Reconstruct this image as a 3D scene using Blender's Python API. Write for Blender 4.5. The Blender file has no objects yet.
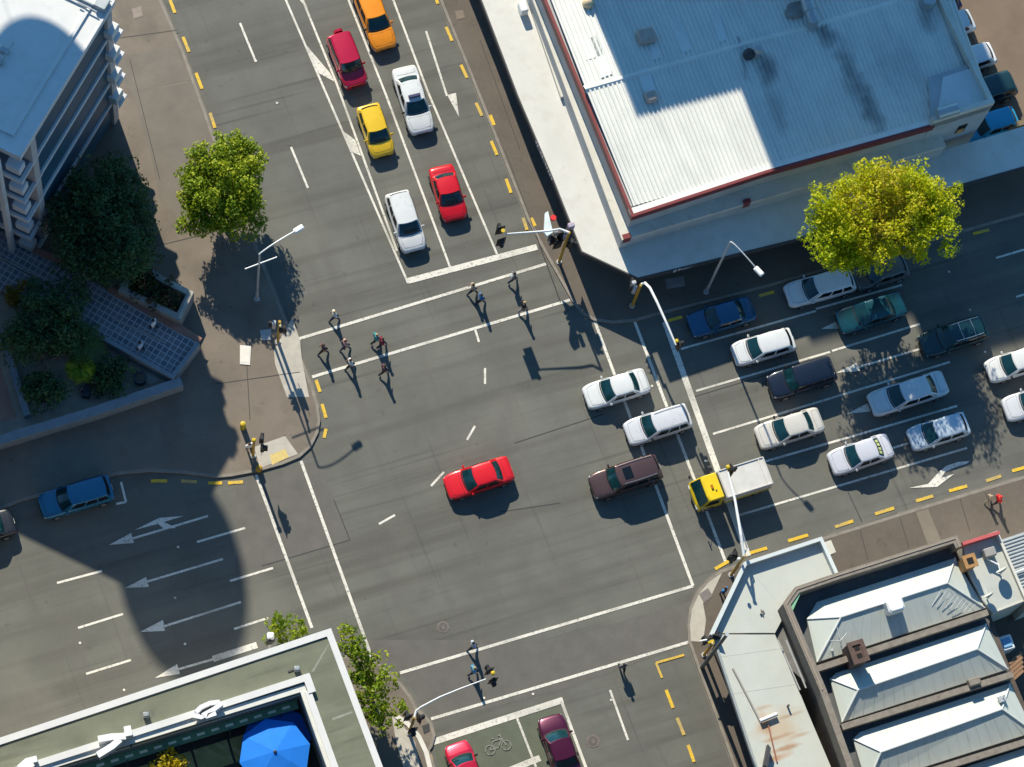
import bpy, math, random
from mathutils import Vector, Matrix
random.seed(7)
R = math.radians
scene = bpy.context.scene
COL = scene.collection

# ------------------------------------------------------------------ camera
FOC, NAD, ALT = 2900.0, (200.0, 1320.0), 186.0      # focal length (px), ground point under the camera (px), height (m)
_d = Vector((NAD[0]-512, -(NAD[1]-383.5), -FOC)).normalized()
_up = -_d
_y = Vector((0, 1, 0)); _y = (_y - _up*_y.dot(_up)).normalized()
_x = _y.cross(_up)
ROT = Matrix((_x, _y, _up))
_v = ROT @ Vector((0, 0, -1))
CAM = -_v*(ALT/-_v.z)

def P(px, py, z=0.0):
    v = ROT @ Vector((px-512, -(py-383.5), -FOC))
    return CAM + v*((z-CAM.z)/v.z)

cd = bpy.data.cameras.new('camera'); cam = bpy.data.objects.new('camera', cd); COL.objects.link(cam)
cam.matrix_world = Matrix.Translation(CAM) @ ROT.to_4x4()
cd.sensor_width = 36; cd.lens = FOC*36/1024; cd.clip_end = 3000; cd.clip_start = 1
scene.camera = cam

# ------------------------------------------------------------------ light
SUN = Vector((-0.45, 1.33, 1.0)).normalized()
el = math.asin(SUN.z); az = math.atan2(SUN.x, SUN.y)
w = bpy.data.worlds.new('World'); scene.world = w; w.use_nodes = True
nt = w.node_tree; bg = nt.nodes['Background']
sk = nt.nodes.new('ShaderNodeTexSky'); sk.sky_type = 'NISHITA'; sk.sun_disc = False
sk.sun_elevation = el; sk.sun_rotation = az
sk.altitude = 200; sk.air_density = 1.0; sk.dust_density = 0.1; sk.ozone_density = 4.0
tint = nt.nodes.new('ShaderNodeMix'); tint.data_type = 'RGBA'; tint.blend_type = 'MULTIPLY'; tint.inputs[0].default_value = 1.0
tint.inputs[7].default_value = (0.66, 1.12, 1.22, 1)          # a deep clear blue sky
nt.links.new(sk.outputs[0], tint.inputs[6]); nt.links.new(tint.outputs[2], bg.inputs[0]); bg.inputs[1].default_value = 0.098
sl = bpy.data.lights.new('sun', 'SUN'); sl.energy = 5.0; sl.angle = R(0.55); sl.color = (1.0, 0.935, 0.77)
so = bpy.data.objects.new('sun', sl); COL.objects.link(so)
so.rotation_euler = SUN.to_track_quat('Z', 'Y').to_euler()
vs = scene.view_settings
vs.view_transform = 'Standard'; vs.look = 'None'; vs.exposure = 0.42; vs.gamma = 1.0; vs.use_curve_mapping = False

# ------------------------------------------------------------------ materials
MATS = {}
def mat(name, col, rough=0.8, var=0.15, scale=1.5, metal=0.0, bump=0.0, coat=0.0, col2=None, spec=0.5, detail=6.0, stretch=None):
    if name in MATS: return MATS[name]
    m = bpy.data.materials.new(name); m.use_nodes = True
    t = m.node_tree; b = t.nodes['Principled BSDF']
    b.inputs['Roughness'].default_value = rough; b.inputs['Metallic'].default_value = metal
    b.inputs['Coat Weight'].default_value = coat; b.inputs['Coat Roughness'].default_value = 0.06
    b.inputs['Specular IOR Level'].default_value = spec
    tc = t.nodes.new('ShaderNodeTexCoord')
    mp = t.nodes.new('ShaderNodeMapping'); t.links.new(tc.outputs['Object'], mp.inputs[0])
    if stretch: mp.inputs['Rotation'].default_value = (0, 0, R(stretch[0])); mp.inputs['Scale'].default_value = (stretch[1], stretch[2], 1)
    n = t.nodes.new('ShaderNodeTexNoise'); n.inputs['Scale'].default_value = scale; n.inputs['Detail'].default_value = detail
    n.inputs['Roughness'].default_value = 0.62
    t.links.new(mp.outputs[0], n.inputs['Vector'])
    r = t.nodes.new('ShaderNodeValToRGB')
    r.color_ramp.elements[0].position = 0.3; r.color_ramp.elements[1].position = 0.7
    c2 = col2 or tuple(min(1, c*(1+var)) for c in col)
    r.color_ramp.elements[0].color = (*[c*(1-var) for c in col], 1); r.color_ramp.elements[1].color = (*c2, 1)
    t.links.new(n.outputs['Fac'], r.inputs[0]); t.links.new(r.outputs[0], b.inputs['Base Color'])
    if bump:
        bp = t.nodes.new('ShaderNodeBump'); bp.inputs['Strength'].default_value = bump; bp.inputs['Distance'].default_value = 0.02
        n2 = t.nodes.new('ShaderNodeTexNoise'); n2.inputs['Scale'].default_value = scale*18; t.links.new(tc.outputs['Object'], n2.inputs['Vector'])
        t.links.new(n2.outputs['Fac'], bp.inputs['Height']); t.links.new(bp.outputs[0], b.inputs['Normal'])
    MATS[name] = m
    return m

def add_layer(m, col, scale, lo, hi, rot=0.0, sx=1.0, sy=1.0, amount=1.0, detail=4.0):
    """a second colour worn into the base colour by a noise mask"""
    t = m.node_tree; b = t.nodes['Principled BSDF']
    src = b.inputs['Base Color'].links[0].from_socket
    tc = t.nodes.new('ShaderNodeTexCoord'); mp = t.nodes.new('ShaderNodeMapping'); t.links.new(tc.outputs['Object'], mp.inputs[0])
    # rotate first, then stretch
    mp.vector_type = 'POINT'; mp.inputs['Rotation'].default_value = (0, 0, R(rot))
    mp2 = t.nodes.new('ShaderNodeMapping'); t.links.new(mp.outputs[0], mp2.inputs[0]); mp2.inputs['Scale'].default_value = (sx, sy, 1)
    n = t.nodes.new('ShaderNodeTexNoise'); n.inputs['Scale'].default_value = scale; n.inputs['Detail'].default_value = detail
    t.links.new(mp2.outputs[0], n.inputs['Vector'])
    mr = t.nodes.new('ShaderNodeMapRange'); mr.inputs[1].default_value = lo; mr.inputs[2].default_value = hi; mr.inputs[4].default_value = amount
    t.links.new(n.outputs['Fac'], mr.inputs[0])
    mx = t.nodes.new('ShaderNodeMix'); mx.data_type = 'RGBA'
    t.links.new(mr.outputs[0], mx.inputs[0]); t.links.new(src, mx.inputs[6]); mx.inputs[7].default_value = (*col, 1)
    t.links.new(mx.outputs[2], b.inputs['Base Color'])
    return m

asphalt = mat('asphalt', (0.130, 0.128, 0.110), 0.9, 0.17, 0.22, bump=0.25)
add_layer(asphalt, (0.098, 0.094, 0.081), 0.5, 0.47, 0.64, rot=-16.5, sx=0.07, sy=1.5, amount=0.9)
add_layer(asphalt, (0.118, 0.112, 0.099), 0.5, 0.52, 0.68, rot=72, sx=0.10, sy=1.3, amount=0.7)
add_layer(asphalt, (0.158, 0.153, 0.134), 9.0, 0.55, 0.75, amount=0.55, detail=8)
add_layer(asphalt, (0.05, 0.047, 0.044), 1.3, 0.66, 0.76, amount=0.45)
add_layer(asphalt, (0.062, 0.060, 0.054), 0.9, 0.60, 0.74, rot=-16.5, sx=0.05, sy=2.2, amount=0.6)
add_layer(asphalt, (0.062, 0.060, 0.054), 0.9, 0.62, 0.74, rot=70, sx=0.05, sy=2.2, amount=0.5)
add_layer(asphalt, (0.185, 0.178, 0.150), 0.16, 0.52, 0.70, amount=0.45)
patchmat = mat('asphalt patch', (0.126, 0.117, 0.104), 0.92, 0.12, 0.8, bump=0.25)
add_layer(patchmat, (0.152, 0.142, 0.126), 9.0, 0.55, 0.75, amount=0.5, detail=8)
greenpatch = mat('green tinted asphalt', (0.112, 0.122, 0.088), 0.92, 0.14, 0.9, bump=0.2)
paving = mat('brown paving', (0.190, 0.156, 0.124), 0.92, 0.12, 0.3, bump=0.2)
add_layer(paving, (0.145, 0.120, 0.097), 0.35, 0.50, 0.66, amount=0.8)
add_layer(paving, (0.24, 0.20, 0.16), 6.0, 0.58, 0.75, amount=0.5, detail=8)
add_layer(paving, (0.09, 0.07, 0.058), 2.5, 0.66, 0.74, amount=0.5)
pavered = mat('reddish brown paving', (0.128, 0.104, 0.084), 0.92, 0.14, 0.4, bump=0.2)
add_layer(pavered, (0.165, 0.137, 0.11), 5.0, 0.56, 0.75, amount=0.5, detail=8)
add_layer(pavered, (0.085, 0.065, 0.053), 1.2, 0.62, 0.74, amount=0.6)
lotmat = mat('brown car park asphalt', (0.190, 0.136, 0.096), 0.92, 0.16, 0.35, bump=0.2)
kerbm = mat('kerb concrete', (0.24, 0.21, 0.175), 0.9, 0.2, 2.0)
concrete = mat('pale concrete', (0.46, 0.42, 0.36), 0.85, 0.12, 1.6)
conc_dark = mat('grey concrete', (0.30, 0.28, 0.26), 0.88, 0.16, 1.2)
def paintmat(name, col):
    m = mat(name, col, 0.7, 0.08, 3.0)
    add_layer(m, (0.17, 0.16, 0.135), 6.0, 0.53, 0.70, amount=0.75, detail=10); add_layer(m, (0.24, 0.225, 0.19), 0.35, 0.48, 0.70, amount=0.6)
    return m
whitep = paintmat('white road paint', (0.72, 0.68, 0.60))
yellowp = paintmat('yellow road paint', (0.74, 0.46, 0.02))
wornp = paintmat('worn white road paint', (0.21, 0.205, 0.17)); add_layer(wornp, (0.10, 0.095, 0.075), 5.0, 0.5, 0.6, amount=0.9)

# ------------------------------------------------------------------ mesh helpers
def tag(o, label=None, cat=None, group=None, kind=None):
    if label: o['label'] = label
    if cat: o['category'] = cat
    if group: o['group'] = group
    if kind: o['kind'] = kind
    return o

def world_loc(p):
    t = Vector((0, 0, 0))
    while p is not None:
        t += p.location; p = p.parent
    return t

def obj(name, V, F, m, parent=None, local=False, smooth=False, mats=None, fm=None):
    """one mesh object; V in world coordinates unless local"""
    V = [Vector(v) for v in V]
    me = bpy.data.meshes.new(name); o = bpy.data.objects.new(name, me); COL.objects.link(o)
    if parent is not None:
        o.parent = parent
        if not local:
            L = world_loc(parent); V = [v-L for v in V]
    elif not local:
        xs = [v.x for v in V]; ys = [v.y for v in V]; z = min(v.z for v in V)
        L = Vector(((min(xs)+max(xs))/2, (min(ys)+max(ys))/2, z)); V = [v-L for v in V]; o.location = L
    me.from_pydata(V, [], F); me.update()
    for x in (mats or [m]): me.materials.append(x)
    if fm: me.polygons.foreach_set('material_index', fm)
    if smooth: me.polygons.foreach_set('use_smooth', [True]*len(me.polygons))
    return o

def empty(name, loc, rz=0.0, label=None, cat=None, group=None):
    o = bpy.data.objects.new(name, None); COL.objects.link(o)
    o.location = loc; o.rotation_euler = (0, 0, rz); o.empty_display_size = 0.3
    return tag(o, label, cat, group)

class MB:
    """collects shapes of ONE mesh"""
    def __init__(s): s.V = []; s.F = []
    def add(s, V, F):
        k = len(s.V); s.V += [Vector(v) for v in V]; s.F += [tuple(i+k for i in f) for f in F]; return s
    def prism(s, pts, z0, z1):
        n = len(pts); V = [(p[0], p[1], z0) for p in pts]+[(p[0], p[1], z1) for p in pts]
        a = sum(pts[i][0]*pts[(i+1) % n][1]-pts[(i+1) % n][0]*pts[i][1] for i in range(n))
        F = [tuple(range(n, 2*n)), tuple(reversed(range(n)))]+[(i, (i+1) % n, (i+1) % n+n, i+n) for i in range(n)]
        if a < 0: F = [tuple(reversed(f)) for f in F]
        return s.add(V, F)
    def sheet(s, pts, z):
        n = len(pts)
        a = sum(pts[i][0]*pts[(i+1) % n][1]-pts[(i+1) % n][0]*pts[i][1] for i in range(n))
        f = tuple(range(n)) if a > 0 else tuple(reversed(range(n)))
        return s.add([(p[0], p[1], z) for p in pts], [f])
    def box(s, c, size, rz=0.0, tilt=None):
        M = Matrix.Rotation(rz, 3, 'Z')
        if tilt is not None: M = M @ tilt
        V = [Vector(c)+M @ Vector((sx*size[0]/2, sy*size[1]/2, sz*size[2]/2)) for sz in (-1, 1) for sx, sy in ((-1, -1), (1, -1), (1, 1), (-1, 1))]
        return s.add(V, [(3, 2, 1, 0), (4, 5, 6, 7), (0, 1, 5, 4), (1, 2, 6, 5), (2, 3, 7, 6), (3, 0, 4, 7)])
    def bevbox(s, c, size, b, rz=0.0):
        x, y, z = size[0]/2, size[1]/2, size[2]
        ring = lambda q, zz: [(sx*(x-q)+(0), sy*(y-q), zz) for sx, sy in ((-1, -1), (1, -1), (1, 1), (-1, 1))]
        def oct_(q, zz):
            return [(-x+q+b, -y+q, zz), (x-q-b, -y+q, zz), (x-q, -y+q+b, zz), (x-q, y-q-b, zz), (x-q-b, y-q, zz), (-x+q+b, y-q, zz), (-x+q, y-q-b, zz), (-x+q, -y+q+b, zz)]
        M = Matrix.Rotation(rz, 3, 'Z'); V = []
        for q, zz in ((0, -z/2), (0, z/2-b), (b, z/2)): V += [Vector(c)+M @ Vector(p) for p in oct_(q, zz)]
        F = [tuple(range(16, 24)), tuple(reversed(range(8)))]
        for k in (0, 8): F += [(k+i, k+(i+1) % 8, k+8+(i+1) % 8, k+8+i) for i in range(8)]
        return s.add(V, F)
    def tube(s, path, rad, n=8):
        path = [Vector(p) for p in path]; rads = rad if isinstance(rad, (list, tuple)) else [rad]*len(path)
        V = []; F = []
        for i, p in enumerate(path):
            d = (path[min(i+1, len(path)-1)]-path[max(i-1, 0)]).normalized()
            a = d.cross(Vector((0, 0, 1)) if abs(d.z) < 0.9 else Vector((1, 0, 0))).normalized(); b = d.cross(a)
            V += [p+(a*math.cos(2*math.pi*j/n)+b*math.sin(2*math.pi*j/n))*rads[i] for j in range(n)]
        for i in range(len(path)-1):
            F += [(i*n+j, (i+1)*n+j, (i+1)*n+(j+1) % n, i*n+(j+1) % n) for j in range(n)]
        F += [tuple(range(n)), tuple(reversed(range((len(path)-1)*n, len(path)*n)))]
        return s.add(V, F)
    def strip(s, pts, wd, z0, z1, closed=False, flat=False, centre=False):
        """ribbon of width wd to the left of the polyline (centred if asked), z0..z1"""
        pts = [Vector((p[0], p[1], 0)) for p in pts]; n = len(pts)
        def off(i, q):
            a = pts[i-1] if (i > 0 or closed) else None; b = pts[(i+1) % n] if (i < n-1 or closed) else None
            ds = []
            if a is not None: ds.append((pts[i]-a).normalized())
            if b is not None: ds.append((b-pts[i]).normalized())
            ns = [Vector((-d.y, d.x, 0)) for d in ds]
            if len(ns) == 1: return pts[i]+ns[0]*q
            mdir = (ns[0]+ns[1]).normalized(); return pts[i]+mdir*(q/max(0.35, mdir.dot(ns[0])))
        l, r = (wd/2, -wd/2) if centre else (wd, 0)
        A = [off(i, r) for i in range(n)]; B = [off(i, l) for i in range(n)]
        for i in range(n if closed else n-1):
            j = (i+1) % n
            q = [A[i], A[j], B[j], B[i]]
            if flat: s.sheet(q, z1)
            else:
                V = [(p.x, p.y, z0) for p in q]+[(p.x, p.y, z1) for p in q]
                F = [(4, 5, 6, 7), (3, 2, 1, 0), (0, 1, 5, 4), (2, 3, 7, 6)]
                if not closed and i == 0: F.append((3, 0, 4, 7))
                if not closed and i == n-2: F.append((1, 2, 6, 5))
                s.add(V, F)
        return s
    def ball(s, c, r, nu=10, nv=6, half=False):
        r = r if isinstance(r, (tuple, list)) else (r, r, r); V = []; F = []
        lo = 0.0 if half else -math.pi/2
        for i in range(nv+1):
            a = lo+(math.pi/2-lo)*i/nv
            V += [(c[0]+r[0]*math.cos(a)*math.cos(2*math.pi*j/nu), c[1]+r[1]*math.cos(a)*math.sin(2*math.pi*j/nu), c[2]+r[2]*math.sin(a)) for j in range(nu)]
        for i in range(nv): F += [(i*nu+j, i*nu+(j+1) % nu, (i+1)*nu+(j+1) % nu, (i+1)*nu+j) for j in range(nu)]
        F.append(tuple(reversed(range(nu))))
        return s.add(V, F)
    def out(s, name, m, parent=None, local=False, smooth=False): return obj(name, s.V, s.F, m, parent, local, smooth)

def PX(pts, z): return [P(x, y, z).xy for x, y in pts]
A_DIR = (P(690, 587)-P(400, 673)).normalized(); A_ANG = math.atan2(A_DIR.y, A_DIR.x)
B_DIR = (P(628, 740)-P(592, 640)).normalized()

# ------------------------------------------------------------------ ground, roads, pavements
MB().sheet([(-700, -700), (700, -700), (700, 700), (-700, 700)], -0.03).out('ground', paving)['kind'] = 'structure'
MB().sheet([(-95, -75), (95, -75), (95, 75), (-95, 75)], 0.0).out('road', asphalt)['kind'] = 'structure'
KZ = 0.13
k_nw = [(120, -100), (160, 0), (182, 50), (200, 100), (212, 134), (257, 250), (301, 360), (312, 388), (317, 405), (319, 420), (317, 432), (310, 446), (299, 456), (282, 463), (257, 470), (230, 475), (217, 476), (185, 472), (150, 470), (117, 473), (60, 489), (20, 500), (0, 508), (-250, 590)]
k_ne = [(400, -105), (441, 0), (472, 76), (506, 162), (529, 220), (548, 256), (573, 300), (582, 312), (594, 319), (612, 322), (635, 320), (660, 313), (720, 298), (770, 285), (980, 226), (1250, 150)]
k_se = [(1250, 410), (1018, 479), (928, 506), (825, 538), (745, 563), (722, 571), (708, 581), (698, 593), (691, 608), (689, 625), (690, 642), (702, 676), (717, 716), (735, 766), (775, 880)]
k_sw = [(-250, 850), (-60, 775), (150, 712), (300, 668), (345, 657), (360, 657), (374, 661), (386, 670), (400, 684), (410, 697), (416, 709), (424, 715), (431, 724), (434, 735), (431, 746), (428, 750), (434, 767), (470, 880)]
for name, k, far, m in (('pavement', k_nw, [(-600, 590), (-600, -300), (100, -300)], paving),
                        ('pavement', k_ne, [(1500, 120), (1500, -500), (300, -500)], pavered),
                        ('pavement', k_se, [(800, 1000), (1500, 1000), (1500, 330)], pavered),
                        ('pavement', k_sw, [(500, 1000), (-500, 1000), (-500, 920)], paving)):
    MB().prism([P(x, y, KZ).xy for x, y in k+far], -0.02, KZ).out(name, m)['kind'] = 'structure'
    kb = MB().strip([P(x, y, KZ).xy for x, y in k], 0.20, -0.01, KZ+0.004, centre=True).out('kerb', kerbm); kb['kind'] = 'structure'
# gutters: pale channel beside the kerbs
g = MB()
for k in (k_nw[1:10], k_ne[1:9], k_se[5:14], k_sw[4:12], k_se[1:5]):
    g.strip([P(x, y, 0).xy for x, y in k], 0.42, 0, 0.004, flat=True, centre=True)
gut = mat('gutter concrete', (0.165, 0.146, 0.122), 0.9, 0.2, 1.2); g.out('gutter', gut)['kind'] = 'structure'
# the car park behind the shop
MB().sheet(PX([(900, -120), (1010, 118), (1120, 85), (1120, -160)], KZ), KZ+0.006).out('car_park_ground', lotmat)['kind'] = 'structure'
# asphalt repairs
pt = MB()
pt.sheet(PX([(236, 484), (262, 477), (305, 463), (318, 461), (334, 500), (350, 540), (296, 556), (236, 572)], 0), 0.004)
pt.sheet(PX([(300, 640), (404, 676), (432, 722), (560, 690), (690, 644), (694, 600), (560, 640)], 0), 0.0042)
pt.sheet(PX([(790, 560), (905, 522), (897, 512), (820, 538)], 0), 0.0041)
pt.out('asphalt_patch', patchmat)['kind'] = 'structure'
cs = MB()
for a, b in (((515, 443), (604, 414)), ((334, 500), (350, 540)), ((350, 540), (262, 566)), ((690, 398), (790, 368)), ((500, 512), (560, 503)), ((848, 492), (862, 522))):
    cs.strip(PX([a, b], 0), 0.07, 0, 0.007, flat=True, centre=True)
cs.out('tar_seam', mat('tar', (0.045, 0.042, 0.04), 0.7, 0.2))['kind'] = 'structure'
MB().sheet(PX([(434, 744), (560, 706), (584, 770), (600, 830), (455, 870)], 0), 0.0046).out('cycle_box', greenpatch)['kind'] = 'structure'
pv = MB()
pv.sheet(PX([(100, 60), (175, 46), (190, 80), (132, 92)], KZ), KZ+0.005)
pv.sheet(PX([(132, 92), (192, 82), (211, 140), (150, 150)], KZ), KZ+0.0055)
pv.sheet(PX([(128, 424), (158, 420), (166, 462), (126, 466)], KZ), KZ+0.005)
pv.sheet(PX([(72, 414), (94, 410), (94, 430), (70, 432)], KZ), KZ+0.005)
pv.sheet(PX([(30, 430), (60, 428), (62, 470), (30, 478)], KZ), KZ+0.005)
pv.sheet(PX([(150, 150), (211, 140), (238, 200), (196, 240), (160, 200)], KZ), KZ+0.0046)
pv.out('pavement_patch', mat('paving repair', (0.172, 0.148, 0.122), 0.92, 0.12, 0.6))['kind'] = 'structure'
pv = MB(); pv.sheet(PX([(916, 512), (928, 509), (941, 540), (928, 545)], KZ), KZ+0.005)
pv.out('pavement_patch', mat('paving repair grey', (0.195, 0.165, 0.13), 0.92, 0.12, 0.6))['kind'] = 'structure'
jn = MB()
for a, b in (((860, 530), (868, 560)), ((900, 518), (909, 548)), ((960, 499), (970, 532)), ((985, 492), (996, 526)), ((105, 40), (178, 30)), ((140, 250), (214, 232)), ((246, 350), (250, 420)), ((130, 60), (160, 180)), ((505, 150), (560, 300)), ((480, 40), (520, 150)), ((215, 384), (300, 372))):
    jn.strip(PX([a, b], KZ), 0.05, 0, KZ+0.0085+0.0003*len(jn.F), flat=True, centre=True)
jn.out('pavement_joint', MATS['tar'])['kind'] = 'structure'
# concrete ramps and slabs
rp = MB()
rp.sheet(PX([(274, 350), (292, 318), (300, 340), (302, 360), (309, 397), (287, 397), (275, 364)], KZ), KZ+0.006)
rp.sheet(PX([(254, 447), (285, 436), (298, 454), (276, 462), (260, 468)], KZ), KZ+0.006)
rp.sheet(PX([(722, 573), (712, 594), (703, 603), (706, 620), (703, 642), (691, 641), (690, 625), (692, 609), (699, 594), (709, 582)], KZ), KZ+0.006)
rp.out('concrete_ramp', concrete)['kind'] = 'structure'
tg = MB(); tg.sheet(PX([(270, 455), (285, 449), (289, 457), (272, 465)], KZ), KZ+0.011)
tg.out('tactile_paving', mat('yellow tactile paving', (0.62, 0.47, 0.17), 0.8, 0.2, 6.0))['kind'] = 'structure'
wk = MB(); wk.strip([P(x, y, KZ).xy for x, y in [(396, 716), (408, 724), (419, 737), (426, 752), (431, 772), (440, 800)]], 0.30, 0, KZ+0.06, centre=True)
wk.out('kerb', mat('white kerb', (0.66, 0.62, 0.56), 0.8, 0.1))['kind'] = 'structure'
MB().sheet(PX([(392, 716), (404, 727), (415, 742), (421, 770), (404, 770), (396, 742)], KZ), KZ+0.006).out('concrete_ramp', concrete)['kind'] = 'structure'

# markings
wm = MB(); ZC = [0.008]
def zm():
    ZC[0] += 0.0003; return ZC[0]
def line(m, a, b, wd=0.17): m.strip(PX([a, b], 0), wd, 0, zm(), flat=True, centre=True)
for a, b in (((285, -2), (408, 283)), ((297, -14), (336, 82)), ((336, 82), (397, 251)), ((343, -14), (386, 95)), ((386, 95), (450, 267)), ((388, -14), (428, 92)), ((428, 92), (497, 254)),
             ((240, 23), (256, 62)), ((291, 147), (308, 188)), ((475, 329), (479, 342)), ((485, 368), (485, 384)), ((475, 426), (467, 440)), ((444, 472), (431, 486)), ((395, 515), (379, 524)),
             ((610, 690), (628, 740)), ((426, 31), (447, 96)),
             ((57, 583), (102, 571)), ((78, 628), (123, 614)), ((86, 674), (131, 660)), ((197, 542), (245, 528)), ((230, 581), (273, 568)), ((234, 629), (268, 618)),
             ((131, 539), (208, 516)), ((146, 582), (223, 559)), ((162, 627), (241, 602)), ((176, 670), (214, 659)),
             ((681, 349), (816, 311)), ((816, 309), (902, 285)), ((696, 391), (830, 352)), ((832, 351), (920, 324)), ((713, 434), (950, 362)), ((859, 367), (920, 349)),
             ((760, 463), (957, 406)), ((733, 517), (967, 448)), ((890, 449), (912, 442)), ((996, 258), (1050, 242)), ((1016, 297), (1060, 284)),
             ((515, 713), (536, 767)), ((121, 482), (126, 502)), ((116, 504), (126, 502))): line(wm, a, b, 0.15)
for a, b in (((295, 340), (546, 264)), ((312, 377), (570, 300)), ((592, 314), (693, 586)), ((634, 320), (726, 563)), ((400, 673), (693, 586)), ((431, 719), (689, 642)), ((256, 475), (312, 628)), ((301, 461), (373, 661)),
             ((561, 700), (592, 784))): line(wm, a, b, 0.2)
for a, b in (((408, 281), (537, 247)), ((433, 742), (563, 700)), ((665, 322), (748, 556)), ((213, 659), (257, 645)), ((508, 771), (540, 758))): line(wm, a, b, 0.42)
def poly(m, pts): m.sheet(PX(pts, 0), zm())
for q in ([(307, 46), (330, 73), (335, 82), (318, 73)], [(294, -8), (303, -2), (308, 9), (301, 2)], [(343, 131), (355, 140), (361, 156), (352, 152)],
          [(447, 95), (456, 93), (459, 117)], [(109, 545), (131, 533), (134, 543)], [(135, 530), (159, 518), (184, 516), (164, 522), (176, 528), (164, 529), (158, 524)],
          [(125, 588), (146, 577), (149, 587)], [(140, 632), (163, 620), (165, 631)], [(155, 678), (177, 664), (180, 674)],
          [(821, 329), (837, 321), (842, 329)], [(836, 373), (856, 363), (860, 371)], [(847, 414), (868, 403), (875, 411)],
          [(909, 488), (928, 484), (939, 472), (946, 466), (958, 462), (970, 461), (966, 464), (956, 467), (945, 472), (941, 478), (954, 474), (937, 487)]): poly(wm, q)
for x, y in ((80, 643), (124, 690), (178, 547), (185, 644), (175, 598), (277, 103), (256, 61), (484, 698), (533, 694), (611, 700), (970, 310), (985, 352), (949, 272), (652, 386), (703, 434), (705, 461)):
    c_ = P(x, y); r_ = .085; wm.sheet([(c_.x+r_*math.cos(i*math.pi/4), c_.y+r_*math.sin(i*math.pi/4)) for i in range(8)], zm())
wm.out('lane_markings', whitep)['kind'] = 'structure'
ym = MB()
for a, b in (((788, 541), (808, 535)), ((835, 527), (853, 521)), ((875, 514), (894, 508)), ((916, 501), (933, 496)), ((949, 491), (967, 486)), ((986, 481), (1001, 476)), ((1012, 471), (1030, 466)), ((750, 553), (767, 548)),
             ((151, 481), (167, 481)), ((181, 481), (197, 482)), ((208, 483), (222, 483)), ((228, 483), (243, 482)), ((316, 380), (320, 392)), ((322, 404), (326, 418)), ((326, 429), (324, 438)),
             ((170, 0), (175, 13)), ((183, 37), (189, 52)), ((196, 73), (202, 89)), ((210, 113), (215, 128)), ((434, -6), (438, 4)), ((446, 27), (452, 41)), ((461, 65), (467, 78)), ((476, 103), (482, 116)), ((491, 141), (497, 155)), ((506, 179), (511, 193)), ((523, 218), (527, 230)),
             ((666, 690), (673, 708)), ((677, 718), (684, 735)), ((688, 745), (694, 762)), ((668, 321), (682, 317)), ((759, 296), (774, 292)), ((973, 234), (989, 230)), ((430, 755), (433, 766)), ((715, 569), (729, 561))): line(ym, a, b, 0.22)
line(ym, (656, 663), (684, 655), 0.16); line(ym, (656, 663), (662, 678), 0.16)
ym.out('yellow_markings', yellowp)['kind'] = 'structure'
yk = MB()
for a, b in (((531, 218), (535, 226)), ((490, 115), (494, 125))): yk.strip(PX([a, b], KZ), 0.25, 0, KZ+0.009, flat=True, centre=True)
yk.out('yellow_markings', yellowp)['kind'] = 'structure'
# worn bicycle symbol in the cycle box
bs = MB(); c0 = P(497, 744); ux = Vector((A_DIR.x, A_DIR.y, 0)); uy = Vector((-A_DIR.y, A_DIR.x, 0))
def Q(x, y): q = c0+ux*x+uy*y; return (q.x, q.y)
for cx in (-0.55, 0.55):
    pts = [Q(cx+0.36*math.cos(2*math.pi*i/14), -0.25+0.36*math.sin(2*math.pi*i/14)) for i in range(14)]
    bs.strip(pts, 0.09, 0, zm(), closed=True, flat=True)
for a, b in (((-0.55, -0.25), (-0.2, 0.25)), ((-0.2, 0.25), (0.4, 0.25)), ((0.4, 0.25), (0.0, -0.25)), ((0.0, -0.25), (-0.55, -0.25)), ((0.55, -0.25), (0.35, 0.5)), ((0.2, 0.5), (0.45, 0.5)), ((-0.3, 0.42), (-0.1, 0.42))):
    bs.strip([Q(*a), Q(*b)], 0.09, 0, zm(), flat=True, centre=True)
bs.out('bicycle_marking', wornp)['kind'] = 'structure'

# covers
iron = mat('cast iron', (0.10, 0.088, 0.078), 0.7, 0.25, 4.0)
ironr = mat('worn iron rim', (0.16, 0.13, 0.11), 0.7, 0.25, 4.0)
def disc(m, c, r, z0, z1, n=20): m.prism([(c.x+r*math.cos(2*math.pi*i/n), c.y+r*math.sin(2*math.pi*i/n)) for i in range(n)], z0, z1)
for (x, y), r, lab in (((443, 627), 0.40, 'round manhole cover in the middle of the bare crossing'), ((593, 741), 0.44, 'round manhole cover beside the maroon car lane')):
    c = P(x, y); o = MB(); disc(o, c, r, 0, 0.02); cov = tag(o.out('manhole_cover', ironr), lab, 'manhole cover', 'manhole covers in the road')
    o = MB(); disc(o, c, r*0.72, 0.02, 0.028); o.out('lid', iron, cov)
    o = MB(); disc(o, c, r*0.3, 0.028, 0.034); o.out('hub', ironr, cov)
def coverbox(pts, m, z, lab, name='utility_cover', cat='utility cover'):
    o = MB(); o.prism(PX(pts, z), KZ, z); c = tag(o.out(name, m), lab, cat)
    n = len(pts); cx = sum(p[0] for p in pts)/n; cy = sum(p[1] for p in pts)/n
    o = MB(); o.prism(PX([(cx+(p[0]-cx)*0.8, cy+(p[1]-cy)*0.8) for p in pts], z), z, z+0.01); o.out('lid', m, c)
whitecover = mat('white painted steel', (0.72, 0.68, 0.61), 0.6, 0.06)
coverbox([(240, 345), (251, 346), (250, 365), (240, 364)], whitecover, 0.18, 'white rectangular utility cover on sunny brown pavement')
coverbox([(260, 330), (271, 329), (271, 340), (261, 340)], mat('light grey steel', (0.42, 0.43, 0.42), 0.6, 0.1), 0.18, 'square pale grey utility cover in the round tree shadow')
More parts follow.
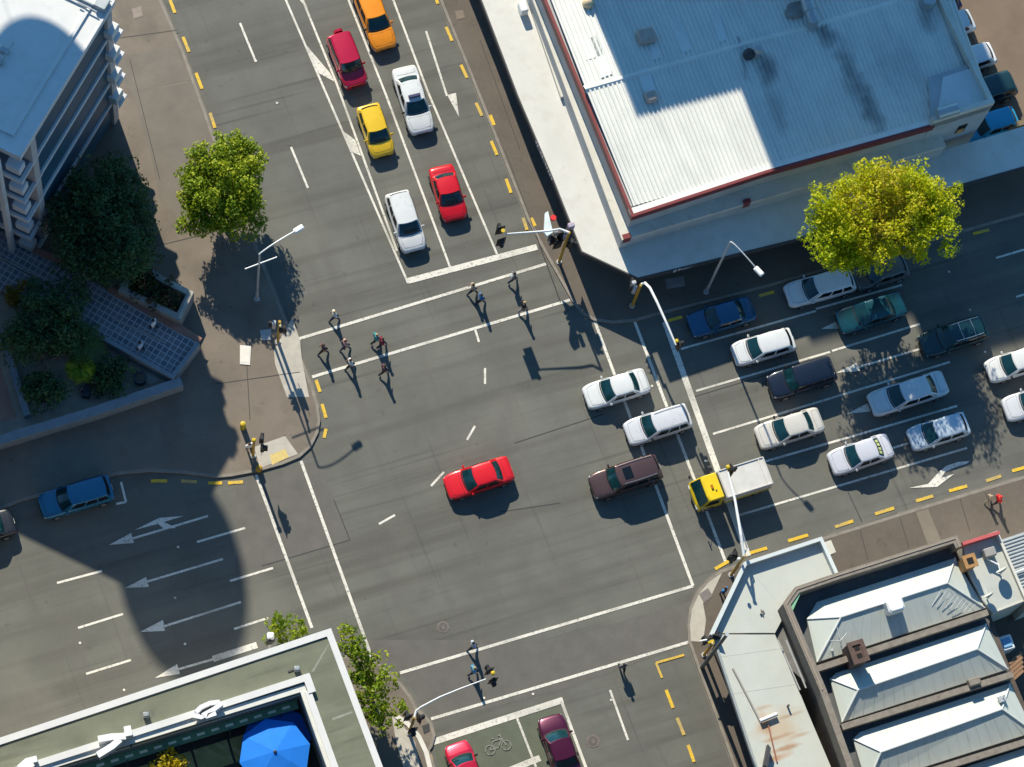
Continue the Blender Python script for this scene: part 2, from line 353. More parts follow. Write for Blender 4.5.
coverbox([(699, 594), (708, 588), (713, 596), (704, 603)], mat('grey lid', (0.19, 0.165, 0.155), 0.8, 0.15), 0.15, 'square grey lid set in the curved pale footway')
coverbox([(422, 726), (429, 723), (430, 731), (424, 734)], mat('dark grate', (0.045, 0.045, 0.045), 0.8, 0.2), 0.15, 'dark square drain grate on the kerb bulb', 'drain_grate', 'drain')
coverbox([(132, 9), (141, 6), (143, 16), (134, 19)], mat('pinkish lid', (0.27, 0.22, 0.185), 0.8, 0.15), 0.15, 'pale square access lid on the pavement beside the apartment tower')
coverbox([(455, 11), (463, 10), (465, 18), (457, 20)], mat('buff lid', (0.21, 0.16, 0.125), 0.8, 0.15), 0.15, 'small pale access lid on the narrow pavement beside the white canopy')
coverbox([(665, 279), (684, 276), (685, 286), (667, 289)], mat('shaded lid', (0.24, 0.23, 0.22), 0.8, 0.15), 0.15, 'grey paving lid in deep shade below the canopy corner')
tacks = [(80, 643, 'white'), (124, 690, 'w'), (178, 547, 'w'), (185, 644, 'w')]

# ------------------------------------------------------------------ cars
GLASS = {}
glass = mat('car glass', (0.006, 0.034, 0.042), 0.09, 0.3, 2.0, spec=0.6)
glass_side = mat('dark car glass', (0.006, 0.009, 0.012), 0.08, 0.2, 2.0, spec=0.5)
tyrem = mat('tyre rubber', (0.018, 0.018, 0.019), 0.85, 0.2)
rimm = mat('wheel rim', (0.45, 0.46, 0.47), 0.35, 0.1, metal=0.8)
lampm = mat('headlamp lens', (0.50, 0.54, 0.56), 0.12, 0.08, spec=0.8)
tailm = mat('tail lamp lens', (0.38, 0.02, 0.015), 0.2, 0.1)
blackp = mat('black plastic', (0.02, 0.02, 0.022), 0.6, 0.2)
chrome = mat('bright metal', (0.62, 0.63, 0.64), 0.25, 0.05, metal=0.9)
platem = mat('number plate', (0.7, 0.7, 0.66), 0.5, 0.05)
def paint(name, col, metal=0.25):
    m = mat('paint '+name, col, 0.32, 0.05, 1.2, metal=metal, coat=0.6)
    add_layer(m, tuple(c*0.72+0.012 for c in col), 3.0, 0.55, 0.8, amount=0.35)
    return m
TYPES = {  # cabin base front, roof front, roof rear (from nose / from tail), base rear, height, belt, width
    'sedan': (1.12, 1.90, 1.28, 0.66, 1.44, 0.92, 1.78),
    'coupe': (1.20, 2.00, 1.25, 0.55, 1.36, 0.88, 1.76),
    'hatch': (0.85, 1.55, 0.50, 0.14, 1.47, 0.94, 1.70),
    'wagon': (1.10, 1.85, 0.42, 0.12, 1.48, 0.93, 1.78),
    'suv': (1.05, 1.62, 0.36, 0.10, 1.78, 1.08, 1.84),
}
def car(name, label, front, rear, kind, col, metal=0.25, group='cars waiting and driving on the streets', cat='car', z=0.02, width=None, extras=(), roofm=None, height=None, seed=0):
    f = P(*front, z+0.55); r = P(*rear, z+0.55); d = f-r; L = d.xy.length; ang = math.atan2(d.y, d.x)
    rnd = random.Random(hash((front, rear)) & 0xffff)
    c = (f+r)/2; root = empty(name, (c.x, c.y, z), ang, label, cat, group)
    pm = paint(name.replace('_', ' ')+' '+'%02x%02x%02x' % tuple(int(255*v) for v in col), col, metal)
    bf, rf, rr, br, H, zb, W = TYPES[kind]; W = (width or W)*1.06; H = (height or H)*1.04; zb *= 1.03
    k = L/4.6 if kind != 'hatch' else L/3.9
    k = max(0.85, min(1.15, k)); xbf = L/2-bf*k; xrf = L/2-rf*k; xrr = -L/2+rr*k; xbr = -L/2+br*k
    hood = zb-0.06; nose = 0.66 if kind != 'suv' else 0.86
    # lower body
    xs = [L/2, L/2-0.05, L/2-0.16, L/2-0.38, L/2-0.75, xbf+0.12, xbf-0.15, (xbf+xrf)/2-0.2, 0.0, -L/4, xbr+0.2, (xbr-L/2)/2, -L/2+0.3, -L/2+0.12, -L/2+0.03, -L/2]
    xs = sorted(set(round(x, 4) for x in xs), reverse=True)
    def hw(x):
        s = max(0.0, (abs(x)-(L/2-0.8))/0.8); fr = 0.26 if x > 0 else 0.17
        return W/2*(1-fr*s**3.0)
    def top(x):
        if x > xbf: t = (x-xbf)/(L/2-xbf); return hood-(hood-nose)*t**1.7
        if x < xbr: t = min(1, (xbr-x)/max(0.05, xbr+L/2)); return zb-(0.08 if kind in ('sedan', 'coupe') else 0.2)*t**2
        return hood+(zb-hood)*min(1, (xbf-x)/0.6)
    V = []; F = []; rows = []
    for x in xs:
        wv = hw(x); zt = top(x); e = abs(x) > L/2-0.04
        zl = 0.36 if e else (0.26 if abs(x) > L/2-0.1 else 0.22)
        if e: zt -= 0.10
        half = [(wv*0.93, zl), (wv*0.99, zl+(zt-zl)*0.30), (wv, zl+(zt-zl)*0.60), (wv*0.975, zl+(zt-zl)*0.88), (wv*0.90, zt-0.015), (wv*0.74, zt+0.012), (wv*0.38, zt+0.03)]
        ring = [(x, -y, zz) for y, zz in half]+[(x, 0, zt+0.036)]+[(x, y, zz) for y, zz in reversed(half)]
        rows.append(len(V)); V += ring
    n = 15
    for i in range(len(rows)-1):
        a, b = rows[i], rows[i+1]
        F += [(a+j, b+j, b+j+1, a+j+1) for j in range(n-1)]+[(a+n-1, b+n-1, b, a)]
    F.append(tuple(range(rows[0], rows[0]+n))); F.append(tuple(reversed(range(rows[-1], rows[-1]+n))))
    # cabin patches
    wb = W/2*0.90; wt = W/2*(0.72 if kind != 'suv' else 0.76); zc = zb-0.06
    def front_x(u, v): return (xbf+(xrf-xbf)*v) - 0.16*abs(u)**2.2*(1-0.35*v)
    def rear_x(u, v): return (xbr+(xrr-xbr)*v) + (0.13*abs(u)**2.2)*(1-0.3*v)
    def yy(u, v): return u*(wb+(wt-wb)*v)
    def zz(v): return zc+(H-0.055-zc)*v+0.035*math.sin(math.pi*v)
    def pf(u, v): return Vector((front_x(u, v), yy(u, v), zz(v)))
    def pr_(u, v): return Vector((rear_x(u, v), yy(u, v), zz(v)))
    def ps(sgn): return lambda u, v: Vector((rear_x(sgn, v)+(front_x(sgn, v)-rear_x(sgn, v))*u, sgn*((wb+(wt-wb)*v)+0.03*math.sin(math.pi*v)+0.04*math.sin(math.pi*u)), zz(v)))
    def proof(u, v): return Vector((rear_x(u, 1)+(front_x(u, 1)-rear_x(u, 1))*v, u*wt+(0.04*math.sin(math.pi*v)*u), H-0.055+0.055*(1-abs(u)**2.5)*(0.55+0.45*math.sin(math.pi*v))))
    def grid(fn, u0, u1, v0, v1, nu, nv, flip, offs=0.0):
        Vv = []
        for i in range(nv+1):
            for j in range(nu+1):
                u = u0+(u1-u0)*j/nu; v = v0+(v1-v0)*i/nv; p = fn(u, v)
                if offs:
                    e = 0.01; nn = (fn(u+e, v)-fn(u-e, v)).cross(fn(u, v+e)-fn(u, v-e)).normalized()
                    p = p+nn*(offs if not flip else -offs)
                Vv.append(p)
        Ff = []
        for i in range(nv):
            for j in range(nu):
                q = (i*(nu+1)+j, i*(nu+1)+j+1, (i+1)*(nu+1)+j+1, (i+1)*(nu+1)+j)
                Ff.append(tuple(reversed(q)) if flip else q)
        return Vv, Ff
    m = MB(); m.add(V, F)
    cb = MB()
    for fn, fl, nu, nv in ((pf, False, 8, 5), (pr_, True, 8, 5), (ps(-1), False, 8, 5), (ps(1), True, 8, 5), (proof, True, 8, 8)):
        cb.add(*grid(fn, -1 if fn in (pf, pr_, proof) else 0, 1, 0, 1, nu, nv, fl))
    m.add(cb.V, cb.F)
    body = m.out('body', pm, root, local=True, smooth=True)
    md = body.modifiers.new('weld', 'WELD'); md.merge_threshold = 0.004
    md = body.modifiers.new('soft', 'SUBSURF'); md.levels = 1; md.render_levels = 1
    def part(nm, VF, mt): return obj(nm, VF[0], VF[1], mt, root, local=True, smooth=True)
    gm = glass
    part('windscreen', grid(pf, -0.90, 0.90, 0.14, 0.95, 8, 5, False, 0.014), gm)
    part('rear_window', grid(pr_, -0.84, 0.84, 0.20 if kind in ('sedan', 'coupe') else 0.34, 0.92, 8, 4, True, 0.014), gm if kind in ('sedan', 'coupe') else glass_side)
    cuts = ((0.10, 0.48), (0.53, 0.88)) if kind in ('sedan', 'hatch') else (((0.18, 0.86),) if kind == 'coupe' else ((0.04, 0.26), (0.30, 0.56), (0.60, 0.88)))
    for sgn in (-1, 1):
        for u0, u1 in cuts: part('side_window', grid(ps(sgn), u0, u1, 0.26, 0.90, 4, 3, sgn > 0, 0.012), glass_side)
    if roofm: part('roof_panel', grid(proof, -0.86, 0.86, 0.05, 0.95, 6, 6, True, 0.006), roofm)
    if 'sunroof' in extras: part('sunroof', grid(proof, -0.55, 0.55, 0.62, 0.84, 5, 3, True, 0.012), glass_side)
    if 'rails' in extras:
        for sgn in (-1, 1): MB().tube([(proof(0.86*sgn, t)+Vector((0, 0, 0.05))) for t in (0.04, 0.3, 0.6, 0.92)], 0.022, 6).out('roof_rail', chrome, root, local=True)
    if 'bars' in extras:
        for t in (0.3, 0.68): MB().tube([proof(-0.9, t)+Vector((0, 0, 0.05)), proof(0, t)+Vector((0, 0, 0.06)), proof(0.9, t)+Vector((0, 0, 0.05))], 0.03, 6).out('roof_bar', chrome, root, local=True)
    if 'taxi' in extras:
        MB().bevbox((proof(0, 0.78).x, 0, H+0.10), (0.22, 0.85, 0.16), 0.03).out('roof_sign', mat('taxi sign', (0.05, 0.05, 0.12), 0.4), root, local=True)
    if 'spare' in extras:
        sp = MB().tube([(-L/2-0.02, 0.1, 0.95), (-L/2-0.2, 0.1, 0.95)], 0.34, 14).out('spare_wheel', pm, root, local=True)
    if 'mark' in extras:  # pale lettering strips on the rear window of the marked car
        for i, u in enumerate((-0.55, -0.2, 0.2, 0.55)): part('window_sticker', grid(pr_, u-0.13, u+0.13, 0.42, 0.80, 2, 2, True, 0.02), mat('window sticker', (0.62, 0.66, 0.25), 0.5))
    # lamps, mirrors, plates, wheels
    zl = nose-0.10
    for sgn in (-1, 1):
        MB().ball((L/2-0.20, sgn*W*0.355, zl+0.045), (0.15, 0.15, 0.07), 10, 6).out('headlight', lampm, root, local=True, smooth=True)
        MB().ball((-L/2+0.12, sgn*W*0.38, zb-0.24), (0.10, 0.13, 0.10), 10, 6).out('tail_light', tailm, root, local=True, smooth=True)
        MB().bevbox((xbf-0.40, sgn*(W/2+0.045), zb+0.03), (0.13, 0.22, 0.14), 0.04).out('wing_mirror', pm if rnd.random() < 0.7 else blackp, root, local=True)
        for x, nmx in ((L/2-0.85*k, 1), (-L/2+0.80*k, 1)):
            rw = 0.31 if kind != 'suv' else 0.37; yq = sgn*(W/2-0.09)
            wh = MB().tube([(x, yq-0.115, rw), (x, yq-0.10, rw), (x, yq+0.10, rw), (x, yq+0.115, rw)], [rw*0.9, rw, rw, rw*0.9], 18).out('wheel', tyrem, root, local=True)
            MB().tube([(x, yq+sgn*0.10, rw), (x, yq+sgn*0.122, rw)], [rw*0.66, rw*0.58], 14).out('rim', rimm, wh, local=True)
    MB().bevbox((L/2+0.005, 0, nose-0.22), (0.05, W*0.42, 0.14), 0.015).out('grille', blackp, root, local=True)
    MB().bevbox((-L/2-0.01, 0, zb-0.36), (0.03, 0.40, 0.13), 0.008).out('number_plate', platem, root, local=True)
    def gap(nm, pts): MB().tube([Vector(p)+Vector((0, 0, .004)) for p in pts+pts[:2]], .007, 4).out(nm, blackp, root, local=True)
    def zt_(x, y): return top(x)+0.03-0.05*max(0, abs(y)/(W/2)-0.4)
    hx = L/2-0.30
    gap('bonnet_gap', [(x, y, zt_(x, y)) for x, y in ((xbf+.06, W*.40), ((xbf+hx)/2, W*.385), (hx, W*.33), (hx+.06, 0), (hx, -W*.33), ((xbf+hx)/2, -W*.385), (xbf+.06, -W*.40), (xbf+.12, 0))])
    if kind in ('sedan', 'coupe'):
        tx = -L/2+0.16
        gap('boot_gap', [(x, y, zt_(x, y)) for x, y in ((xbr-.10, W*.36), (tx, W*.34), (tx-.03, 0), (tx, -W*.34), (xbr-.10, -W*.36), (xbr-.06, 0))])
    # windscreen wiper shelf and cabin dark base
    part('cowl', grid(pf, -0.88, 0.88, 0.03, 0.115, 8, 1, False, 0.02), blackp)
    return root

WHITE = (0.66, 0.66, 0.65); SILVER = (0.50, 0.53, 0.56)
car('parked_car', 'orange wagon taxi at the top edge beside the dark pink car', (386, 49), (361, -16), 'wagon', (0.85, 0.27, 0.004), 0.1)
car('parked_car', 'dark pink-red four wheel drive with spare wheel on its tail', (357, 87), (337, 36), 'suv', (0.52, 0.006, 0.045), 0.3, extras=('spare',), height=1.72, width=1.74)
car('parked_car', 'white saloon taxi with dark roof sign behind the orange wagon', (423, 133), (403, 68), 'sedan', WHITE, 0.0, extras=('taxi',))
car('parked_car', 'yellow hatchback taxi queued behind the dark pink car', (384, 156), (367, 106), 'hatch', (0.80, 0.50, 0.015), 0.1)
car('parked_car', 'bright red saloon behind the white taxi near the stop line', (456, 220), (440, 167), 'sedan', (0.62, 0.004, 0.012), 0.1)
car('parked_car', 'white wagon first at the upper street stop line', (415, 251), (396, 193), 'wagon', WHITE, 0.0)
car('parked_car', 'boxy white saloon topmost of the three leaving the crossing', (585, 399), (647, 380), 'sedan', (0.68, 0.68, 0.67), 0.0)
car('parked_car', 'white station wagon between the white saloon and the brown wagon', (626, 435), (689, 415), 'wagon', (0.64, 0.64, 0.66), 0.1, extras=('rails',))
car('parked_car', 'red saloon alone in the middle of the crossing', (446, 489), (511, 468), 'sedan', (0.74, 0.010, 0.016), 0.15)
car('parked_car', 'dark brown four wheel drive with sunroof crossing the junction', (591, 489), (659, 467), 'suv', (0.095, 0.054, 0.050), 0.4, extras=('sunroof', 'rails'), height=1.68)
car('parked_car', 'dark blue saloon in the kerb lane nearest the signal mast', (689, 327), (753, 308), 'sedan', (0.008, 0.085, 0.19), 0.3)
car('parked_car', 'white hatchback half in the building shadow', (733, 356), (793, 339), 'hatch', (0.64, 0.65, 0.66), 0.0)
car('parked_car', 'very dark navy people carrier between two white cars', (769, 389), (833, 369), 'suv', (0.008, 0.015, 0.034), 0.3, height=1.66)
car('parked_car', 'white wagon at the kerb half under the yellow tree', (786, 297), (853, 279), 'wagon', (0.72, 0.72, 0.72), 0.0)
car('parked_car', 'grey car mostly hidden under the yellow tree', (854, 281), (906, 265), 'hatch', (0.11, 0.12, 0.125), 0.2)
car('parked_car', 'teal saloon in the shade below the yellow tree', (838, 324), (903, 303), 'sedan', (0.004, 0.062, 0.09), 0.3)
car('parked_car', 'dark green-blue wagon with two pale roof bars', (921, 347), (985, 327), 'wagon', (0.004, 0.040, 0.050), 0.3, extras=('bars', 'rails'))
car('parked_car', 'cream saloon below the navy people carrier', (757, 439), (821, 419), 'sedan', (0.62, 0.58, 0.52), 0.1)
car('parked_car', 'long silver saloon under the dappled tree shadow', (870, 406), (945, 382), 'sedan', (0.62, 0.64, 0.65), 0.15)
car('parked_car', 'white saloon with yellow stickers on its rear window', (830, 465), (890, 445), 'sedan', (0.60, 0.60, 0.65), 0.1, extras=('mark',))
car('parked_car', 'pale blue hatchback at the edge of the dappled shadow', (909, 441), (967, 423), 'hatch', (0.50, 0.58, 0.66), 0.15)
car('parked_car', 'white hatchback cut by the right edge with a green-tinted windscreen', (987, 373), (1048, 354), 'hatch', (0.68, 0.67, 0.65), 0.0)
car('parked_car', 'white car at the right edge showing only its bonnet', (1004, 411), (1066, 393), 'sedan', (0.64, 0.64, 0.66), 0.0)
car('parked_car', 'bright blue wagon parked at the kerb beside the apartment plaza', (40, 508), (112, 487), 'wagon', (0.008, 0.14, 0.27), 0.2)
car('parked_car', 'dark grey car cut by the left edge behind the blue wagon', (-52, 540), (14, 521), 'sedan', (0.03, 0.032, 0.036), 0.3)
car('parked_car', 'pink-red hatchback at the bottom stop line beside the cycle box', (455, 743), (477, 800), 'hatch', (0.62, 0.012, 0.05), 0.35)
car('parked_car', 'dark maroon saloon at the bottom right of the cycle box', (549, 716), (570, 779), 'sedan', (0.085, 0.006, 0.032), 0.4)
LG = 'cars in the car park behind the shop'
car('parked_car', 'white hatchback tail nearest the top of the car park', (912, 39), (972, 20), 'hatch', (0.70, 0.72, 0.74), 0.0, LG, z=0.16)
car('parked_car', 'white car with large dark rear window in the car park', (935, 71), (993, 53), 'hatch', (0.74, 0.75, 0.76), 0.0, LG, z=0.16)
car('parked_car', 'dark teal car in the shadow of the shop wall', (945, 106), (1013, 84), 'suv', (0.010, 0.045, 0.055), 0.3, LG, z=0.16)
car('parked_car', 'navy car with white trim at the top of the car park', (905, 16), (958, -2), 'hatch', (0.014, 0.02, 0.09), 0.2, LG, z=0.16)
car('parked_car', 'vivid light blue car beside the shop corner', (962, 134), (1016, 117), 'hatch', (0.008, 0.30, 0.52), 0.1, LG, z=0.16)

# truck
def truck():
    f = P(693, 497, 0.9); r = P(766, 474, 0.9); d = f-r; L = d.xy.length; ang = math.atan2(d.y, d.x); c = (f+r)/2
    root = empty('delivery_truck', (c.x, c.y, 0.02), ang, 'yellow cab truck with pale grey tray stopped under the signal arm', 'truck')
    yel = paint('truck yellow', (0.80, 0.56, 0.008), 0.0); W = 2.0; xc = L/2; lc = 1.75
    # cab: sections along x
    prof = [(xc, 0.35), (xc+0.02, 0.9), (xc-0.10, 1.15), (xc-0.62, 2.05), (xc-0.75, 2.12), (xc-lc+0.06, 2.14), (xc-lc, 2.05), (xc-lc, 0.45)]
    V = []; F = []; n = len(prof); yl = [-1, -0.93, -0.6, 0, 0.6, 0.93, 1]
    for y in yl:
        e = 1-abs(y)
        for x, z in prof:
            t = 0.10*min(1, max(0, (z-1.1)/0.9)); V.append((x-(0.10*max(0, abs(y)-0.55)/0.45 if x > xc-1 else 0), y*(W/2-t), z-(0.03 if abs(y) == 1 and z > 2 else 0)))
    for i in range(len(yl)-1):
        F += [(i*n+j, i*n+(j+1) % n, (i+1)*n+(j+1) % n, (i+1)*n+j) for j in range(n)]
    F += [tuple(reversed(range(n))), tuple(range((len(yl)-1)*n, len(yl)*n))]
    cabo = obj('cab', V, F, yel, root, local=True)
    b = cabo.modifiers.new('edge', 'BEVEL'); b.width = 0.04; b.segments = 2; b.limit_method = 'ANGLE'; b.angle_limit = 0.6
    def ws(y, t): return Vector((xc-0.12-0.49*t+0.03-0.07*max(0, abs(y)-0.55), y*(W/2-0.02-0.09*t), 1.20+0.82*t+0.015))
    V = [ws(y, t) for t in (0, 0.33, 0.66, 1) for y in (-0.9, -0.5, 0, 0.5, 0.9)]
    F = [(i*5+j, i*5+j+1, (i+1)*5+j+1, (i+1)*5+j) for i in range(3) for j in range(4)]
    obj('windscreen', V, F, glass, root, local=True, smooth=True)
    for s in (-1, 1):
        V = [(xc-0.40, s*(W/2+0.004-0.02), 1.25), (xc-1.45, s*(W/2+0.004-0.02), 1.25), (xc-1.45, s*(W/2-0.075), 1.92), (xc-0.70, s*(W/2-0.075), 1.92)]
        obj('side_window', V, [(0, 1, 2, 3)], glass_side, root, local=True)
        MB().box((xc+0.015, s*0.72, 0.72), (0.08, 0.3, 0.2)).out('headlight', lampm, root, local=True)
        mr = MB().tube([(xc-0.3, s*(W/2-0.05), 1.5), (xc-0.1, s*(W/2+0.2), 1.6)], 0.02, 6); mr.box((xc-0.1, s*(W/2+0.22), 1.5), (0.08, 0.2, 0.36)); mr.out('wing_mirror', blackp, root, local=True)
        MB().box((-L/2+0.03, s*0.8, 0.75), (0.06, 0.28, 0.16)).out('tail_light', tailm, root, local=True)
        for x in (xc-0.85, -L/2+1.0):
            y = s*(W/2-0.14)
            wh = MB().tube([(x, y-0.14, 0.4), (x, y-0.12, 0.4), (x, y+0.12, 0.4), (x, y+0.14, 0.4)], [0.36, 0.4, 0.4, 0.36], 18).out('wheel', tyrem, root, local=True)
            MB().tube([(x, y+s*0.12, 0.4), (x, y+s*0.148, 0.4)], [0.25, 0.2], 14).out('rim', rimm, wh, local=True)
    MB().box((-0.35, 0, 0.62), (L-1.0, 0.9, 0.2)).out('chassis', blackp, root, local=True)
    grey = mat('pale grey tray cover', (0.58, 0.555, 0.52), 0.7, 0.10, 1.2)
    x0, x1 = -L/2+0.02, xc-lc-0.16
    t = MB(); t.bevbox(((x0+x1)/2, 0, 1.36), (x1-x0, W+0.02, 1.12), 0.05); tray = t.out('cargo_body', grey, root, local=True)
    rim = MB()
    for y in (-1, 1): rim.box(((x0+x1)/2, y*(W/2-0.05), 1.955), (x1-x0-0.12, 0.07, 0.07))
    for x in (x0+0.08, x0+0.42, x1-0.75, x1-0.08): rim.box((x, 0, 1.95), (0.06, W-0.2, 0.06))
    rim.out('cover_frame', grey, tray, local=True)
    for s in (-1, 1): MB().box(((x0+x1)/2, s*(W/2+0.022), 0.93), (x1-x0, 0.05, 0.26)).out('side_board', yel, root, local=True)
    bc = MB().bevbox((xc-1.15, 0.0, 2.19), (0.16, 0.30, 0.10), 0.02).out('roof_beacon', mat('amber lens', (0.45, 0.16, 0.01), 0.3), root, local=True)
    MB().box((xc-1.35, 0.3, 2.165), (0.08, 0.08, 0.06)).out('roof_vent', blackp, root, local=True)
truck()

# ------------------------------------------------------------------ people
skinm = mat('skin', (0.42, 0.26, 0.19), 0.6, 0.1); skind = mat('darker skin', (0.20, 0.115, 0.075), 0.6, 0.1)
PCOL = {'white': (0.74, 0.74, 0.74), 'pink': (0.66, 0.36, 0.34), 'teal': (0.02, 0.30, 0.32), 'darkred': (0.24, 0.012, 0.04), 'plum': (0.12, 0.05, 0.075), 'black': (0.018, 0.018, 0.022),
        'blue': (0.02, 0.16, 0.42), 'navy': (0.012, 0.018, 0.045), 'denim': (0.022, 0.034, 0.065), 'grey': (0.17, 0.17, 0.18), 'red': (0.75, 0.02, 0.02), 'tan': (0.45, 0.35, 0.24), 'skyblue': (0.08, 0.36, 0.55), 'paleblue': (0.45, 0.55, 0.68), 'khaki': (0.22, 0.19, 0.13), 'brown': (0.05, 0.03, 0.02), 'blond': (0.42, 0.30, 0.15)}
def cloth(c): return mat('cloth '+c, PCOL[c], 0.85, 0.15, 6.0)
def person(label, px, heading, top, legs, hair='brown', stride=0.72, z=None, sk=None, h=1.58, fat=1.6, bag=None, group='people crossing the streets', arms=1.0):
    z = 0.012 if z is None else z
    c = P(px[0], px[1], z); s = h/1.74; sk = sk or skinm
    root = empty('person', (c.x, c.y, z), heading, label, 'person', group)
    q = stride
    J = [(0, 0, .96), (.02, 0, 1.14), (.02, 0, 1.34), (.03, 0, 1.48), (.05, 0, 1.57), (.06, 0, 1.66)]
    rad = [(.155, .11), (.14, .10), (.165, .105), (.06, .06), (.075, .075), (.09, .085)]
    E = [(0, 1), (1, 2), (2, 3), (3, 4), (4, 5)]
    def chain(start, pts):
        prev = start
        for p, r in pts:
            J.append((p[0], p[1]*1.18, p[2])); rad.append((r, r)); E.append((prev, len(J)-1)); prev = len(J)-1
        return prev
    hands = []
    for sd in (-1, 1):
        f = sd*q/2
        kx = f*0.5+0.06; lift = 0.0 if sd > 0 else 0.07
        chain(0, [((0, sd*.095, .88), .095), ((kx, sd*.10, .51), .062), ((f-(0.04 if sd < 0 else 0), sd*.095, .10+lift), .042), ((f+.13, sd*.105, .04+lift*0.25), .036)])
        a = -sd*0.10*arms
        e = chain(2, [((.01, sd*.185, 1.40), .066), ((a*0.6-.03, sd*.235, 1.13), .046), ((a*1.2+.06, sd*.235, .90), .033), ((a*1.3+.09, sd*.225, .82), .036)])
        hands.append((Vector(J[e-1]), Vector(J[e]), sd))
    rad = [(r[0]*fat, r[1]*fat) if i not in (4, 5) else (r[0]*1.1, r[1]*1.1) for i, r in enumerate(rad)]
    me = bpy.data.meshes.new('person_body'); me.from_pydata([Vector(j)*s for j in J], E, [])
    o = bpy.data.objects.new('person_body', me); COL.objects.link(o)
    md = o.modifiers.new('skin', 'SKIN'); md.use_smooth_shade = True
    for i, r in enumerate(rad):
        sv = me.skin_vertices[0].data[i]; sv.radius = (r[0]*s, r[1]*s); sv.use_root = (i == 0)
    o.modifiers.new('sub', 'SUBSURF').levels = 1
    dg = bpy.context.evaluated_depsgraph_get(); ev = o.evaluated_get(dg)
    m2 = bpy.data.meshes.new_from_object(ev); V = [v.co.copy() for v in m2.vertices]; F = [tuple(p.vertices) for p in m2.polygons]
    bpy.data.objects.remove(o)
    b = MB(); b.add(V, F); nb = len(F)
    for wr, hd, sd in hands:                       # four fingers and a thumb on each palm
        d = (hd-wr).normalized()
        for i, (ln, off) in enumerate(((.075, .027), (.085, .009), (.08, -.009), (.062, -.027))):
            p0 = (hd+Vector((off, 0, 0)))*s; p1 = p0+(d*ln*0.55+Vector((0, -sd*.008, 0)))*s; p2 = p1+(d*ln*0.5+Vector((.004, -sd*.022, 0)))*s
            b.tube([p0-d*.02*s, p1, p2], [.009*s, .0085*s, .006*s], 5)
        p0 = (hd-d*.03+Vector((.025, 0, 0)))*s
        b.tube([p0, p0+(d*.03+Vector((.03, -sd*.01, 0)))*s, p0+(d*.065+Vector((.036, -sd*.02, 0)))*s], [.011*s, .010*s, .007*s], 5)
    hc = Vector((.06, 0, 1.645))*s
    b.ball(hc+Vector((.085, 0, -.015))*s, (.022*s, .014*s, .022*s), 6, 4)
    for sd in (-1, 1): b.ball(hc+Vector((-.005, sd*.088, -.01))*s, (.02*s, .012*s, .03*s), 6, 4)
    fm = []
    for f in b.F:
        cc = sum((b.V[i] for i in f), Vector())/len(f)/s
        if cc.z > 1.49: k = 0
        elif cc.z < .085: k = 3
        elif abs(cc.y) > .215 and cc.z < 1.16 and cc.z > .6: k = 0
        elif cc.z < .97: k = 2
        else: k = 1
        fm.append(k)
    shoe = mat('shoe leather', (0.03, 0.025, 0.022), 0.6, 0.2)
    bo = obj('body', b.V, b.F, sk, root, local=True, smooth=True, mats=[sk, cloth(top), cloth(legs), shoe], fm=fm)
    MB().ball(hc+Vector((-.018, 0, .022))*s, (.122*s, .115*s, .112*s), 12, 8, half=False).out('hair', mat('hair '+hair, PCOL[hair], 0.7, 0.2, 20), bo, local=True, smooth=True)
    ey = MB()
    for sd in (-1, 1): ey.ball(hc+Vector((.083, sd*.032, .006))*s, .012*s, 6, 4)
    ey.out('eyes', blackp, bo, local=True)
    if bag: MB().bevbox((-.17*s, 0, 1.2*s), (.16, .30, .42), .05).out('backpack', cloth(bag), root, local=True)
    return root
aa = A_ANG
person('person in white top walking near the upper crosswalk line', (334, 319), aa+math.pi, 'white', 'denim', 'blond')
person('person in plum top walking leftmost in the upper crosswalk', (323, 352), aa+math.pi, 'plum', 'black')
person('person with pinkish top and blue trousers in mid crosswalk', (345, 348), aa+math.pi, 'pink', 'denim')
person('person in white shirt stepping on the lower crosswalk line', (350, 367), aa+math.pi, 'white', 'black')
person('person in teal top walking beside one in dark red', (375, 342), aa, 'teal', 'black', 'blond')
person('person in dark red top walking beside one in teal', (381, 346), aa, 'darkred', 'navy')
person('person all in dark clothes below the crosswalk line', (383, 373), aa, 'plum', 'black')
person('person in dark brown with pale shirt crossing right of the median', (472, 292), aa+math.pi, 'tan', 'navy')
person('person with blue jacket close behind another walker', (480, 302), aa+math.pi, 'blue', 'navy')
person('person in grey and white at the upper crosswalk line', (512, 281), aa, 'grey', 'navy', 'black', bag='white')
person('person in black standing on the lower line near the east kerb', (522, 310), aa, 'black', 'grey', 'blond')
person('person in pale blue walking over the lower left crosswalk line', (472, 648), aa+math.pi, 'paleblue', 'navy', 'black')
person('person in bright sky blue top inside the lower crosswalk', (472, 673), aa, 'skyblue', 'denim', 'blond')
person('person in grey top walking on the outer lower crosswalk line', (621, 669), -1.35, 'grey', 'black', 'black')
person('person in blue top waiting on the curved pale footway', (722, 594), 2.2, 'blue', 'navy', stride=0.1, z=KZ, group='people on the pavements')
person('person in bright red jacket on the reddish pavement', (995, 503), aa, 'red', 'black', 'red', z=KZ, group='people on the pavements')
person('person in tan clothes beside the one in red', (987, 501), aa, 'tan', 'khaki', 'tan', z=KZ, h=1.25, group='people on the pavements')
person('person in white shirt waiting by the left signal post', (249, 450), -1.2, 'white', 'black', stride=0.25, z=KZ, group='people on the pavements')
person('person in black beside the planter wall of the plaza', (179, 293), 0.4, 'black', 'black', 'black', stride=0.1, z=KZ, group='people on the pavements')

